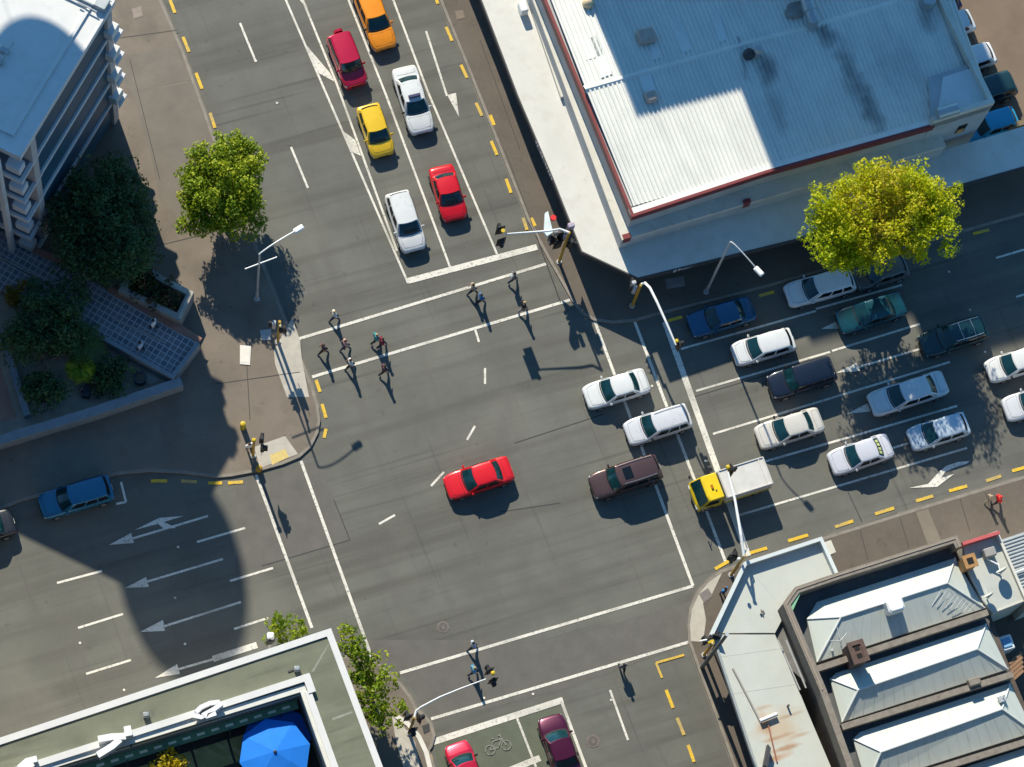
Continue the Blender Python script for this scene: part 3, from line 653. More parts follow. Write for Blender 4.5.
# ------------------------------------------------------------------ street lamps and signals
galv = mat('galvanised steel', (0.52, 0.53, 0.54), 0.45, 0.1, 3.0, metal=0.3)
whitem = mat('white enamel', (0.78, 0.78, 0.77), 0.4, 0.05)
yelm = mat('amber signal paint', (0.50, 0.28, 0.02), 0.5, 0.1)
yelb = mat('yellow signal back', (0.60, 0.42, 0.02), 0.5, 0.1)
redl = mat('red lens', (0.30, 0.01, 0.01), 0.2); ambl = mat('amber lens off', (0.30, 0.13, 0.01), 0.2); grnl = mat('green lens', (0.01, 0.16, 0.10), 0.2)
def bez(p0, p1, p2, n=10): return [p0*(1-t)**2+p1*2*t*(1-t)+p2*t*t for t in [i/n for i in range(n+1)]]
def street_lamp(label, base, top, head, zt, zh, cross=None):
    b = P(*base, KZ); t = P(*top, zt); h = P(*head, zh); t.x, t.y = b.x, b.y
    root = empty('street_lamp', b, 0, label, 'street lamp', 'street lamps')
    p = MB().tube([b, b+Vector((0, 0, 1.2)), b+Vector((0, 0, 1.25)), Vector((t.x, t.y, zt))], [.12, .11, .085, .06], 10); p.out('pole', galv, root)
    MB().tube([b, b+Vector((0, 0, .06))], .2, 10).out('base_plate', galv, root)
    mid = Vector((t.x, t.y, zh+0.35)) if cross is None else Vector((t.x+(h.x-t.x)*.3, t.y+(h.y-t.y)*.3, zh+.25))
    path = bez(Vector((t.x, t.y, zt)), mid, h, 12)
    MB().tube(path, .05, 8).out('arm', galv if cross is None else whitem, root)
    d = (h-Vector((t.x, t.y, zh))).normalized(); a = math.atan2(d.y, d.x)
    hd = MB(); hd.bevbox(h+d*.28+Vector((0, 0, -.02)), (.72, .36, .17), .06, a); ho = hd.out('lamp_head', whitem, root)
    MB().bevbox(h+d*.32+Vector((0, 0, -.135)), (.46, .26, .06), .02, a).out('lens', lampm, ho)
    if cross:
        q0 = P(*cross[0], cross[2]); q1 = P(*cross[1], cross[2]); MB().tube([q0, q1], .045, 8).out('cross_arm', whitem, root)
    return root
street_lamp('white street lamp with crossbar rising from the tree shadow', (257, 299), (260, 250), (295, 231), 8.9, 9.1, ((245, 269), (277, 257), 7.2))
street_lamp('tall hooked grey street lamp above the shop canopy', (706, 292), (737, 236), (756, 268), 9.9, 10.0)

def head(root, c, a, board=True, col=None, n=3):
    """signal head at c whose lenses look along angle a"""
    M = Matrix.Rotation(a, 3, 'Z'); T = lambda x, y, z: c+M @ Vector((x, y, z))
    h = MB(); h.bevbox(T(0, 0, 0), (.24, .30, .30*n+.06), .03, a)
    ho = h.out('signal_head', col or blackp, root)
    if board: MB().box(T(-.02, 0, 0), (.03, .62, .30*n+.40), a).out('backing_board', blackp, ho)
    for i, lm in enumerate((redl, ambl, grnl)[:n]):
        zc = (n-1)*.15-i*.30
        MB().tube([T(.125, 0, zc), T(.135, 0, zc)], .10, 12).out('lens', lm, ho)
        vz = MB(); pts = [(-.12, 0), (-.10, .07), (-.05, .115), (.05, .115), (.10, .07), (.12, 0)]
        V = [T(x, y, zc+z) for x in (.12, .36) for y, z in pts]; vz.add(V, [(j, j+1, j+7, j+6) for j in range(5)])
        vz.out('visor', blackp, ho)
    return ho
def signal_post(label, base, hgt, heads, arm=None, polem=yelm, group='traffic signals of the crossing', tilt=None, sign=None, lower=None, tophead=None):
    b = P(*base, KZ); root = empty('traffic_signal', b, 0, label, 'traffic signal', group)
    top = b+Vector((0, 0, hgt))
    MB().tube([b, b+Vector((0, 0, (lower or hgt)*0.5)), top], [.11, .10, .08], 10).out('pole', polem, root)
    MB().tube([b, b+Vector((0, 0, .08))], .2, 8).out('base_plate', galv, root)
    for dx, dy, zz, a, bd, *cc in heads: head(root, b+Vector((dx, dy, zz)), a, bd, cc[0] if cc else None)
    if arm:
        ends = [P(x, y, z) for x, y, z in arm]
        pts = [top]+ends
        MB().tube(pts, [.09]+[.075]*(len(pts)-2)+[.05] if len(pts) > 2 else [.09, .05], 10).out('arm', whitem if polem is not galv else galv, root)
    cap = MB(); cap.tube([top-Vector((0, 0, .05)), top+Vector((0, 0, .05))], .10, 10); cap.out('cap', polem, root)
    return root, b, top
ang_n = math.atan2(-B_DIR.y, -B_DIR.x)   # towards the upper street
# NE corner with the arm over the upper street
r1, b1, t1 = signal_post('traffic signal with long arm over the upper stop line', (559, 262), 5.7, [(-.45, .15, 3.0, ang_n, True), (.42, .2, 2.9, ang_n+1.2, True), (.1, .45, 4.1, ang_n, True), (.35, -.2, 4.2, -0.4, False)], [(560, 229, 5.8), (548, 231, 5.8), (505, 234, 5.75)])
head(r1, P(500, 230, 5.5), ang_n, True); head(r1, P(501, 242, 5.3), ang_n+math.pi, True)
MB().tube([P(503, 231, 6.15), P(503, 231, 6.15)+Vector((0, 0, .12))], .14, 10).out('cap', yelb, r1)
sg = MB(); sg.prism(PX([(545, 213), (548, 211), (551, 224), (553, 232), (547, 236), (544, 232)], 4.9), 4.55, 4.9); sg.out('sign_box', mat('pale sign back', (0.66, 0.74, 0.72), 0.5), r1)
MB().tube([P(553, 218, 4.7)+Vector((0, 0, -.1)), P(553, 218, 4.7)+Vector((.02, 0, .1))], .20, 14).out('sign_disc', mat('red sign', (0.72, 0.03, 0.03), 0.5), r1)
for (x, y, z_), sz_, m_, nm_ in (((571, 226, 4.9), (.45, .35, .5), mat('mauve box', (0.40, 0.33, 0.42), 0.6), 'control_box'), ((566, 236, 4.3), (.35, .30, .9), mat('slate box', (0.26, 0.29, 0.40), 0.6), 'control_box'), ((556, 233, 4.6), (.30, .25, .6), conc_dark, 'control_box')):
    MB().bevbox(P(x, y, z_), sz_, .05, A_ANG).out(nm_, m_, r1)
head(r1, P(561, 236, 3.6), ang_n+math.pi, True); head(r1, P(552, 240, 3.2), ang_n+2.2, True)
# mast arm from the corner below the canopy
r2, b2, t2 = signal_post('orange-based signal mast with white arm reaching past the blue saloon', (632, 306), 4.2, [(-.3, .05, 3.2, 2.8, False, galv), (-.42, .28, 3.6, 1.9, False, galv)])
pth = [P(642, 284, 4.3), P(645, 283, 5.0), P(650, 288, 5.4), P(657, 302, 5.6), P(666, 322, 5.6), P(676, 345, 5.5)]
MB().tube([t2]+pth, [.10, .10, .10, .095, .09, .08, .06], 10).out('arm', whitem, r2)
head(r2, P(678, 345, 5.1), A_ANG, True); MB().bevbox(P(677, 341, 5.6), (.24, .26, .22), .05, A_ANG).out('cap', yelb, r2)
# mast arm from the right lower corner
r3, b3, t3 = signal_post('signal mast whose pale arm crosses above the yellow truck', (731, 575), 5.2, [(-.4, .3, 3.0, 2.6, True), (-.3, .55, 3.3, A_ANG+3.1, True)])
MB().tube([t3, P(744, 556, 5.3), P(741, 535, 5.6), P(735, 500, 5.6), P(728, 472, 5.5)], [.10, .10, .10, .09, .06], 10).out('arm', whitem, r3)
MB().tube([t3-Vector((0, 0, .7)), P(747, 548, 4.7), P(739, 520, 5.4)], .05, 8).out('brace', galv, r3)
head(r3, P(731, 470, 5.0), A_ANG, True); MB().bevbox(P(728, 467, 5.5), (.25, .26, .22), .05, A_ANG).out('cap', yelb, r3)
MB().ball(P(739, 559, 5.3), .13, 8, 5).out('lamp_head', whitem, r3)
# left corner posts
r4, b4, t4 = signal_post('amber signal post in the tree shadow by the pale ramp', (278, 342), 4.2, [(.35, -.1, 3.0, ang_n+1.57, True), (-.35, .1, 3.3, 3.0, False, galv)])
MB().box(P(280, 324, 3.8), (.12, .10, 1.9), 0, Matrix.Rotation(0.5, 3, 'X')).out('sign_blade', mat('cream sign', (0.76, 0.68, 0.42), 0.5), r4)
r5, b5, t5 = signal_post('yellow-topped signal post beside the tactile paving', (253, 456), 3.6, [(.55, -.35, 3.0, -A_ANG*0, True), (.5, .1, 3.4, 1.4, False)])
MB().bevbox(t5+Vector((0, 0, .1)), (.26, .24, .20), .05, A_ANG).out('cap', yelb, r5)
bp = MB(); c5 = P(243, 424, 0.9); bp.tube([Vector((c5.x, c5.y, KZ)), Vector((c5.x, c5.y, 0.95))], [.20, .19], 14); bo = tag(bp.out('bollard', yelb), 'short yellow bollard left of the corner signal post', 'bollard')
bp = MB(); bp.ball((c5.x, c5.y, 0.95), (.19, .19, .08), 12, 4, half=True); bp.out('cap', yelb, bo)
c5 = P(259, 468, 0.5); bp = MB(); bp.tube([Vector((c5.x, c5.y, KZ)), Vector((c5.x, c5.y, 0.6))], [.22, .2], 12); bo = tag(bp.out('bollard', yelm), 'low orange bollard on the kerb beside the yellow tactile strip', 'bollard')
bp = MB(); bp.ball((c5.x, c5.y, 0.6), (.2, .2, .08), 12, 4, half=True); bp.out('cap', yelm, bo)
# right lower side signal, and tall plain pole beside it
r6, b6, t6 = signal_post('dark signal cluster at the left end of the pale canopy', (704, 655), 3.5, [(-.35, .25, 3.0, 2.2, True), (.25, .45, 3.2, 1.2, True)], [(706, 640, 3.6), (700, 641, 3.5)])
MB().bevbox(P(711, 642, 3.6), (.46, .24, .22), .05, 0.2).out('cap', yelb, r6)
pb = P(702, 667, KZ); po = empty('utility_pole', pb, 0, 'plain grey leaning-looking utility pole over the pale canopy edge', 'utility pole')
MB().tube([pb, pb+Vector((0, 0, 9.6))], [.15, .11], 12).out('shaft', mat('grey timber', (0.17, 0.165, 0.15), 0.9, 0.2, 3.0), po)
MB().tube([pb+Vector((0, 0, 9.6)), pb+Vector((0, 0, 9.66))], .13, 12).out('cap', galv, po)
# lower left corner
r7, b7, t7 = signal_post('signal mast whose white arm reaches into the lower crosswalk', (409, 733), 5.2, [(-.35, .2, 4.2, 2.0, True), (.35, .1, 4.3, 0.4, True), (.0, -.5, 3.4, -1.3, True)])
MB().tube([t7, P(416, 711, 5.4), P(421, 707, 5.6), P(440, 697, 5.6), P(462, 688, 5.55), P(486, 679, 5.5)], [.08, .07, .06, .055, .045, .04], 10).out('arm', whitem, r7)
head(r7, P(489, 671, 5.3), ang_n+0.2, True); head(r7, P(493, 681, 5.0), ang_n+math.pi, True); MB().bevbox(P(493, 673, 5.9), (.26, .24, .22), .05, A_ANG).out('cap', yelb, r7)
r8, b8, t8 = signal_post('grey signal post peeping over the white parapet by the sparse tree', (268, 662), 6.8, [(0, -.1, 6.6, 2.0, True)], polem=galv)
MB().bevbox(t8+Vector((0, .1, .35)), (.45, .45, .35), .08).out('lamp_head', whitem, r8)

# ------------------------------------------------------------------ trees
def leafmat(name, c1, c2, c3, trans=0.35):
    if name in MATS: return MATS[name]
    m = bpy.data.materials.new(name); m.use_nodes = True; t = m.node_tree; b = t.nodes['Principled BSDF']
    gi = t.nodes.new('ShaderNodeAttribute'); gi.attribute_name = 'tone'; r = t.nodes.new('ShaderNodeValToRGB')
    r.color_ramp.elements[0].color = (*c1, 1); r.color_ramp.elements[1].color = (*c3, 1); e = r.color_ramp.elements.new(0.55); e.color = (*c2, 1)
    t.links.new(gi.outputs['Fac'], r.inputs[0]); t.links.new(r.outputs[0], b.inputs['Base Color'])
    b.inputs['Roughness'].default_value = 0.55; b.inputs['Specular IOR Level'].default_value = 0.35
    tr = t.nodes.new('ShaderNodeBsdfTranslucent'); mx = t.nodes.new('ShaderNodeMixShader'); mx.inputs[0].default_value = trans
    t.links.new(r.outputs[0], tr.inputs[0]); t.links.new(b.outputs[0], mx.inputs[1]); t.links.new(tr.outputs[0], mx.inputs[2])
    t.links.new(mx.outputs[0], t.nodes['Material Output'].inputs[0]); MATS[name] = m
    return m
bark = mat('bark', (0.10, 0.075, 0.055), 0.95, 0.25, 4.0)
def leaves(rnd, clumps, per, size, up=0.35, mid=None, reach=1.0):
    V = []; F = []; T = []
    for c, cr in clumps:
        ct = rnd.random()
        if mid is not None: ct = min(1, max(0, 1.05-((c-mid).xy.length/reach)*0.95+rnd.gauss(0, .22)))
        for _ in range(per):
            T.append(min(1, max(0, ct*.62+rnd.random()*.38)))
            d = Vector((rnd.gauss(0, 1), rnd.gauss(0, 1), rnd.gauss(0, 0.8))).normalized()
            p = c+d*cr*(0.55+0.5*rnd.random()**0.6)
            nrm = (Vector((rnd.gauss(0, .7), rnd.gauss(0, .7), rnd.gauss(0, .6)+up))+d*.6).normalized()
            a = nrm.orthogonal().normalized(); b = nrm.cross(a); th = rnd.random()*6.28; a, b = a*math.cos(th)+b*math.sin(th), b*math.cos(th)-a*math.sin(th)
            s = size*(0.6+0.8*rnd.random()); k = len(V)
            V += [p-a*s*.6, p-b*s*.34+a*s*.05-nrm*s*.06, p+a*s*.6, p+b*s*.34+a*s*.05-nrm*s*.06]; F.append((k, k+1, k+2, k+3))
    return V, F, T
def tone(o, T):
    a = o.data.attributes.new('tone', 'FLOAT', 'FACE'); a.data.foreach_set('value', T)
def tree(name, label, base, lobes, nclump, per, size, lm, clump_r=0.55, seed=1, cat='tree', group=None, trunk_r=0.22, z0=KZ, up=0.35, shell=0.45, mid=None, reach=1.0):
    """lobes: (centre world, (rx, ry, rz))"""
    rnd = random.Random(seed); root = empty(name, base, 0, label, cat, group)
    tot = sum(l[1][0]*l[1][1]*l[1][2] for l in lobes); cl = []
    for c, r in lobes:
        for _ in range(max(3, int(nclump*r[0]*r[1]*r[2]/tot))):
            d = Vector((rnd.gauss(0, 1), rnd.gauss(0, 1), rnd.gauss(0, 1))).normalized(); q = rnd.random()**shell
            bump = 1+0.10*math.sin(5*math.atan2(d.y, d.x)+seed)+0.07*math.sin(9*math.atan2(d.y, d.x)+2*seed)
            cl.append((Vector(c)+Vector((d.x*r[0]*bump, d.y*r[1]*bump, d.z*r[2]))*q, clump_r*(0.7+0.6*rnd.random())))
    V, F, T = leaves(rnd, cl, per, size, up, mid, reach); tone(obj('crown', V, F, lm, root), T)
    t = MB(); b = Vector(base); cc = sum((Vector(l[0]) for l in lobes), Vector())/len(lobes); zt = cc.z
    fork = b+(cc-b)*0.45; fork.z = b.z+(zt-b.z)*.5
    t.tube([b, b+(fork-b)*.5+Vector((.05, .03, 0)), fork], [trunk_r*1.25, trunk_r, trunk_r*.85], 8)
    for i in range(9):
        c, _ = cl[rnd.randrange(len(cl))]; mid = fork+(c-fork)*.5+Vector((rnd.gauss(0, .15), rnd.gauss(0, .15), .25))
        t.tube([fork-Vector((0, 0, .05)), mid, c], [trunk_r*.55, trunk_r*.32, trunk_r*.1], 6)
    t.out('trunk', bark, root)
    return root
lm_green = leafmat('sunlit green leaves', (0.07, 0.15, 0.008), (0.28, 0.37, 0.014), (0.56, 0.56, 0.03))
lm_yellow = leafmat('yellow green leaves', (0.30, 0.44, 0.006), (0.60, 0.58, 0.008), (0.56, 0.42, 0.05), 0.42)
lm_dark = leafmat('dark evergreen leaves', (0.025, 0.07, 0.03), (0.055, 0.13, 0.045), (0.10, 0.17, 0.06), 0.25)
lm_fresh = leafmat('fresh green leaves', (0.10, 0.19, 0.008), (0.27, 0.37, 0.014), (0.46, 0.48, 0.025), 0.45)
lm_palm = leafmat('palm leaves', (0.03, 0.075, 0.015), (0.06, 0.13, 0.025), (0.11, 0.16, 0.04), 0.25)
lm_flower = leafmat('pale flower heads', (0.24, 0.16, 0.12), (0.34, 0.25, 0.18), (0.20, 0.17, 0.10), 0.2)
lm_gold = leafmat('golden leaves', (0.30, 0.26, 0.01), (0.55, 0.42, 0.01), (0.68, 0.5, 0.03), 0.3)
lm_mix = leafmat('mixed garden leaves', (0.03, 0.045, 0.015), (0.06, 0.08, 0.025), (0.20, 0.05, 0.03), 0.25)
def L(px, py, z): return P(px, py, z)
tree('street_tree', 'sunlit rounded green tree on the pavement left of the upper street', P(224, 222, KZ),
     [(L(222, 188, 4.5), (2.6, 3.1, 2.2)), (L(206, 166, 4.8), (1.6, 1.4, 1.4)), (L(240, 160, 4.9), (1.6, 1.6, 1.5)), (L(204, 212, 4.0), (1.6, 1.7, 1.5)), (L(242, 208, 3.9), (1.7, 2.1, 1.7)), (L(230, 145, 4.6), (1.2, .8, .9)), (L(194, 190, 4.2), (1.1, 1.5, 1.2))], 520, 60, 0.18, lm_green, 0.44, 3)
tree('street_tree', 'big yellow-green leafed tree in front of the shop canopy', P(851, 262, KZ),
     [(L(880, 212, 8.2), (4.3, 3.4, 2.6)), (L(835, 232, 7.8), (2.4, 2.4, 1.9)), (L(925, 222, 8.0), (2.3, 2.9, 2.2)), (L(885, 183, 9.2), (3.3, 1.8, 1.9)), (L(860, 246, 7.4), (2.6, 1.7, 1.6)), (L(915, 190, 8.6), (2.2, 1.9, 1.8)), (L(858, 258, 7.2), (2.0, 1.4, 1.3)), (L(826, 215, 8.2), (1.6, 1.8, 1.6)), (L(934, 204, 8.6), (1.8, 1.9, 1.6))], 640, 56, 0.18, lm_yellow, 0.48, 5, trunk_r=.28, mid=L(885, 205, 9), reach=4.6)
tree('plaza_tree', 'large dark tree in shade beside the apartment balconies', P(105, 262, KZ),
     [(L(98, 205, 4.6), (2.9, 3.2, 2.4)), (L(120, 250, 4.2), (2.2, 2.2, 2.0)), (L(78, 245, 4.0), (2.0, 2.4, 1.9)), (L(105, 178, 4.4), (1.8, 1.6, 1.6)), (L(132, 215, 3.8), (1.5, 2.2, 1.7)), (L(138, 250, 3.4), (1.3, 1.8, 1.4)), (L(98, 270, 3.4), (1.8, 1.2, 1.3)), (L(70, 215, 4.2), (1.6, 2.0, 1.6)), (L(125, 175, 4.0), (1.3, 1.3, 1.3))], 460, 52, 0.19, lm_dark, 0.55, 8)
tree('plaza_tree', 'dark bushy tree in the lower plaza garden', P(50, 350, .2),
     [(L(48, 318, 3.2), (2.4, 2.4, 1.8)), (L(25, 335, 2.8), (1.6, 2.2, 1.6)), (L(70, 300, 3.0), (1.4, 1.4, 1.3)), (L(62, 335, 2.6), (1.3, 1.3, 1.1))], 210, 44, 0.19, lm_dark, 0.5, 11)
tree('plaza_shrub', 'dark low shrub near the front plaza wall', P(45, 402, .2), [(L(46, 392, 1.3), (1.7, 1.2, .9)), (L(36, 382, 1.2), (1.0, 1.0, .8))], 70, 26, 0.2, lm_dark, 0.35, 12, 'shrub', trunk_r=.07, z0=.2)
tree('plaza_shrub', 'dark shrubbery under the grid paving edge', P(114, 378, .2), [(L(114, 372, 1.2), (1.3, 1.6, .8)), (L(104, 386, 1.1), (1.0, .8, .7))], 70, 26, 0.2, lm_dark, 0.35, 13, 'shrub', trunk_r=.07, z0=.2)
for i, (x, y) in enumerate(((17, 342), (42, 356), (54, 352), (47, 373))):
    tree('flowering_shrub', ('leftmost pinkish flowering shrub of the plaza garden', 'pale flowering shrub left of the palms', 'buff flowering shrub touching the palms', 'lowest buff flowering shrub above the sandy bed')[i], P(x, y+6, .2), [(L(x, y, 1.3), (.55, .55, .45))], 14, 22, 0.16, lm_flower, 0.22, 20+i, 'shrub', 'flowering shrubs in the plaza garden', .04, .2)
tree('plaza_shrub', 'small yellow shrub against the grid paving', P(15, 303, .2), [(L(15, 297, 1.6), (.8, .9, .7)), (L(20, 288, 1.8), (.5, .5, .5))], 32, 24, 0.18, leafmat('yellow shrub leaves', (0.12, 0.10, 0.01), (0.28, 0.20, 0.015), (0.36, 0.22, 0.03)), 0.28, 31, 'shrub', trunk_r=.06, z0=.2)
tree('planter_shrub', 'mixed red and green planting in the angled planter', P(158, 300, 1.2), [(L(150, 288, 1.9), (1.5, 1.3, .5)), (L(168, 302, 1.8), (1.2, .9, .45)), (L(140, 276, 2.0), (1.2, 1.0, .6))], 90, 24, 0.2, lm_mix, 0.3, 33, 'shrub', trunk_r=.06, z0=1.2)
tree('street_tree', 'leafy green tree along the side of the white parapet building', P(372, 702, KZ),
     [(L(352, 645, 4.6), (1.1, 1.5, 1.0)), (L(360, 668, 4.3), (1.3, 1.2, 1.1)), (L(372, 690, 4.2), (1.5, 1.5, 1.2)), (L(390, 708, 4.0), (1.2, .9, .9)), (L(378, 720, 3.8), (1.5, .9, 1.0)), (L(384, 682, 4.6), (1.0, .7, .7)), (L(376, 656, 4.6), (.5, .5, .5)), (L(352, 628, 4.8), (.6, .6, .5))], 105, 30, 0.21, lm_fresh, 0.36, 41, trunk_r=.16)
tree('street_tree', 'sparse light green tree behind the white parapet', P(287, 662, KZ),
     [(L(281, 622, 5.4), (.9, .9, .9)), (L(276, 634, 5.0), (.8, .9, .8)), (L(292, 632, 5.0), (.9, .7, .8)), (L(305, 625, 5.0), (.6, .7, .6)), (L(288, 646, 4.6), (1.2, .8, .8))], 40, 30, 0.20, lm_fresh, 0.32, 43, trunk_r=.12)
def palm(label, base, c, r, n, seed, lm):
    rnd = random.Random(seed); root = empty('palm_tree', base, 0, label, 'palm tree', 'palms in the plaza garden'); c = Vector(c)
    MB().tube([Vector(base), c-Vector((0, 0, .1))], [.2, .14], 8).out('trunk', bark, root)
    V = []; F = []
    for i in range(n):
        a = 2*math.pi*i/n+rnd.gauss(0, .1); rr = r*(.8+.4*rnd.random()); lift = .25+.5*rnd.random()
        d = Vector((math.cos(a), math.sin(a), 0)); sdv = Vector((-d.y, d.x, 0))
        for j in range(9):
            t = .12+.88*j/8; p = c+d*rr*t+Vector((0, 0, lift*math.sin(t*2.4)-.35*t*t*rr))
            for sg_ in (-1, 1):
                ll = .42*math.sin(math.pi*min(1, t*.8+.15)); tip = p+(sdv*sg_*ll+d*ll*.8)+Vector((0, 0, -.12)); k = len(V)
                V += [p-d*.06, p+d*.06, tip+d*.02, tip-d*.03]; F.append((k, k+1, k+2, k+3))
    tone(obj('crown', V, F, lm, root), [rnd.random() for _ in F])
palm('wide palm with spiky fronds under the grid paving corner', P(82, 352, .2), L(83, 344, 1.9), 1.5, 19, 3, lm_palm)
palm('small bright palm between the flowering shrubs', P(56, 345, .2), L(56, 338, 1.8), 1.0, 15, 5, lm_palm)
palm('lowest small palm beside the sandy bed', P(81, 376, .2), L(81, 369, 1.4), .9, 14, 6, lm_fresh)

# ------------------------------------------------------------------ buildings
def offs(pts, d, closed=False):
    pts = [Vector((p[0], p[1], 0)) for p in pts]; n = len(pts); out = []
    for i in range(n):
        a = pts[i-1] if (i > 0 or closed) else None; b = pts[(i+1) % n] if (i < n-1 or closed) else None
        ds = [(pts[i]-a).normalized()] if a is not None else []
        if b is not None: ds.append((b-pts[i]).normalized())
        ns = [Vector((-q.y, q.x, 0)) for q in ds]
        if len(ns) == 1: out.append((pts[i]+ns[0]*d).xy); continue
        mdir = (ns[0]+ns[1]).normalized(); out.append((pts[i]+mdir*(d/max(.35, mdir.dot(ns[0])))).xy)
    return out
def corrugated(a, b, c, d, n, h, under=0.12):
    """ribbed sheet, ribs running from edge ab to edge dc; corners are world points"""
    V = []; F = []
    prof = ((0, 0), (.42, 0), (.56, 1), (.86, 1))
    ts = [((i+t)/n, hh*h) for i in range(n) for t, hh in prof]+[(1, 0)]
    for t, hh in ts:
        V.append(a.lerp(b, t)+Vector((0, 0, hh))); V.append(d.lerp(c, t)+Vector((0, 0, hh)))
    for i in range(len(ts)-1): F.append((2*i, 2*i+2, 2*i+3, 2*i+1))
    k = len(V); V += [q-Vector((0, 0, under)) for q in (a, b, c, d)]
    F += [(k+3, k+2, k+1, k)]
    m = MB(); m.add(V, F); return m
def stain(m, o, c, radii, rot, col, amount):
    t = m.node_tree; b = t.nodes['Principled BSDF']; src = b.inputs['Base Color'].links[0].from_socket
    tc = t.nodes.new('ShaderNodeTexCoord'); mp = t.nodes.new('ShaderNodeMapping'); mp.vector_type = 'TEXTURE'
    mp.inputs['Location'].default_value = Vector(c)-world_loc(o); mp.inputs['Rotation'].default_value = (0, 0, rot); mp.inputs['Scale'].default_value = (*radii, 3)
    nz = t.nodes.new('ShaderNodeTexNoise'); nz.inputs['Scale'].default_value = 1.1; nz.inputs['Detail'].default_value = 6
    t.links.new(tc.outputs['Object'], nz.inputs['Vector'])
    ln = t.nodes.new('ShaderNodeVectorMath'); ln.operation = 'LENGTH'; t.links.new(tc.outputs['Object'], mp.inputs[0]); t.links.new(mp.outputs[0], ln.inputs[0])
    ad = t.nodes.new('ShaderNodeMath'); ad.operation = 'MULTIPLY_ADD'; t.links.new(nz.outputs['Fac'], ad.inputs[0]); ad.inputs[1].default_value = 1.1; t.links.new(ln.outputs['Value'], ad.inputs[2])
    mr = t.nodes.new('ShaderNodeMapRange'); mr.inputs[1].default_value = .75; mr.inputs[2].default_value = 1.55; mr.inputs[3].default_value = amount; mr.inputs[4].default_value = 0
    t.links.new(ad.outputs[0], mr.inputs[0])
    mx = t.nodes.new('ShaderNodeMix'); mx.data_type = 'RGBA'; t.links.new(mr.outputs[0], mx.inputs[0]); t.links.new(src, mx.inputs[6]); mx.inputs[7].default_value = (*col, 1)
    t.links.new(mx.outputs[2], b.inputs['Base Color'])
def pts3(l): return [P(x, y, z) for x, y, z in l]
def wall_panels(m, a, b, z0, z1, n, frac=0.7, out=0.03, t0=0.0, t1=1.0):
    """n flat panels proud of the wall a->b (outside on the right of a->b)"""
    a = Vector((a[0], a[1], 0)); b = Vector((b[0], b[1], 0)); d = (b-a); L_ = d.length; d.normalize(); nn = Vector((d.y, -d.x, 0))
    for i in range(n):
        s0 = t0+(t1-t0)*(i+(1-frac)/2)/n; s1 = t0+(t1-t0)*(i+(1+frac)/2)/n
        p = a+d*L_*s0; q = a+d*L_*s1
        m.prism([(p+nn*-.02).xy, (p+nn*out).xy, (q+nn*out).xy, (q+nn*-.02).xy], z0, z1)
    return m

roofpaint = mat('pale ribbed roof', (0.74, 0.725, 0.665), 0.5, 0.06, 0.5)
add_layer(roofpaint, (0.62, 0.61, 0.565), 1.0, 0.50, 0.72, rot=68, sx=0.15, sy=1.6, amount=0.6)
redtrim = mat('dark red trim', (0.20, 0.030, 0.03), 0.55, 0.12, 1.5)
creamw = mat('cream render', (0.62, 0.585, 0.51), 0.85, 0.1, 0.6); add_layer(creamw, (0.42, 0.39, 0.33), 2.0, 0.56, 0.74, amount=0.5)
greyw = mat('grey render', (0.42, 0.43, 0.44), 0.85, 0.12, 0.6)
canw = mat('white painted canopy', (0.62, 0.60, 0.555), 0.7, 0.06, 0.5); add_layer(canw, (0.50, 0.46, 0.385), 1.1, 0.50, 0.75, amount=0.45, detail=8); add_layer(canw, (0.45, 0.40, 0.33), 3.0, 0.64, 0.78, amount=0.4)
shopglass = mat('shop window glass', (0.015, 0.02, 0.025), 0.08, 0.2, spec=0.6)
darkf = mat('dark fascia', (0.05, 0.05, 0.055), 0.6, 0.15)
galvr = mat('galvanised duct', (0.42, 0.44, 0.45), 0.4, 0.12, 2.0, metal=0.4)

# --- shop building with the ribbed roof
root = empty('shop_building', P(616, 258, 0), 0, 'long low shop building with pale ribbed roof and red edge', 'building')
seX = P(995, 102, 8).xy; swE = P(934, 121, 8).xy; neX = P(860, -170, 8).xy
W1 = [P(452, -220, 4.8).xy, P(540, 20, 4.8).xy, P(622, 240, 4.8).xy, P(835, 178, 4.8).xy, P(946, 146, 4.8).xy]
cw = P(440, -200, 8).xy
low = W1+[offs([swE, seX], -.02)[0], P(940, 60, 4.8).xy, P(850, -230, 4.8).xy]
MB().prism(low, 0, 4.55).out('wall', greyw, root)
led = MB(); led.strip(W1, 1.6, 4.55, 4.8); led.out('ledge', creamw, root)
U = [P(463, -200, 7.05).xy, P(548, 10, 7.05).xy, P(632, 217, 7.05).xy, P(768, 172.5, 7.05).xy, P(935, 126, 7.05).xy]
up = offs(U, .08); up2 = up+[P(930, 60, 7).xy, P(850, -230, 7).xy]
MB().prism(up2, 4.5, 6.78).out('upper_wall', greyw, root)
MB().strip(U, .20, 6.30, 7.05).out('red_fascia', redtrim, root)
tr = MB(); tr.strip(offs(U[2:], .20), .42, 6.80, 7.03); tr.out('parapet_cap', mat('white cap', (0.76, 0.74, 0.70), 0.6, 0.06), root)
gt = MB(); gt.strip(offs(U[2:], .62), .18, 6.70, 6.86); gt.out('gutter', mat('dark gutter grey', (0.12, 0.12, 0.115), 0.7), root)  # gutter strip in plain dark grey
sw_, se_, nr_, nl_ = P(633.5, 206, 6.95), P(992, 103, 6.95), P(950, -13, 7.5), P(586, 89, 7.5)
corrugated(sw_, se_, nr_, nl_, 84, 0.085).out('roof', roofpaint, root)
corrugated(nl_, nr_, P(862, -215, 6.9), P(502, -127, 6.9), 84, 0.085).out('roof', roofpaint, root)
south = [o for o in root.children if o.name.startswith('roof')][0]; ab = math.atan2(-B_DIR.y, -B_DIR.x)
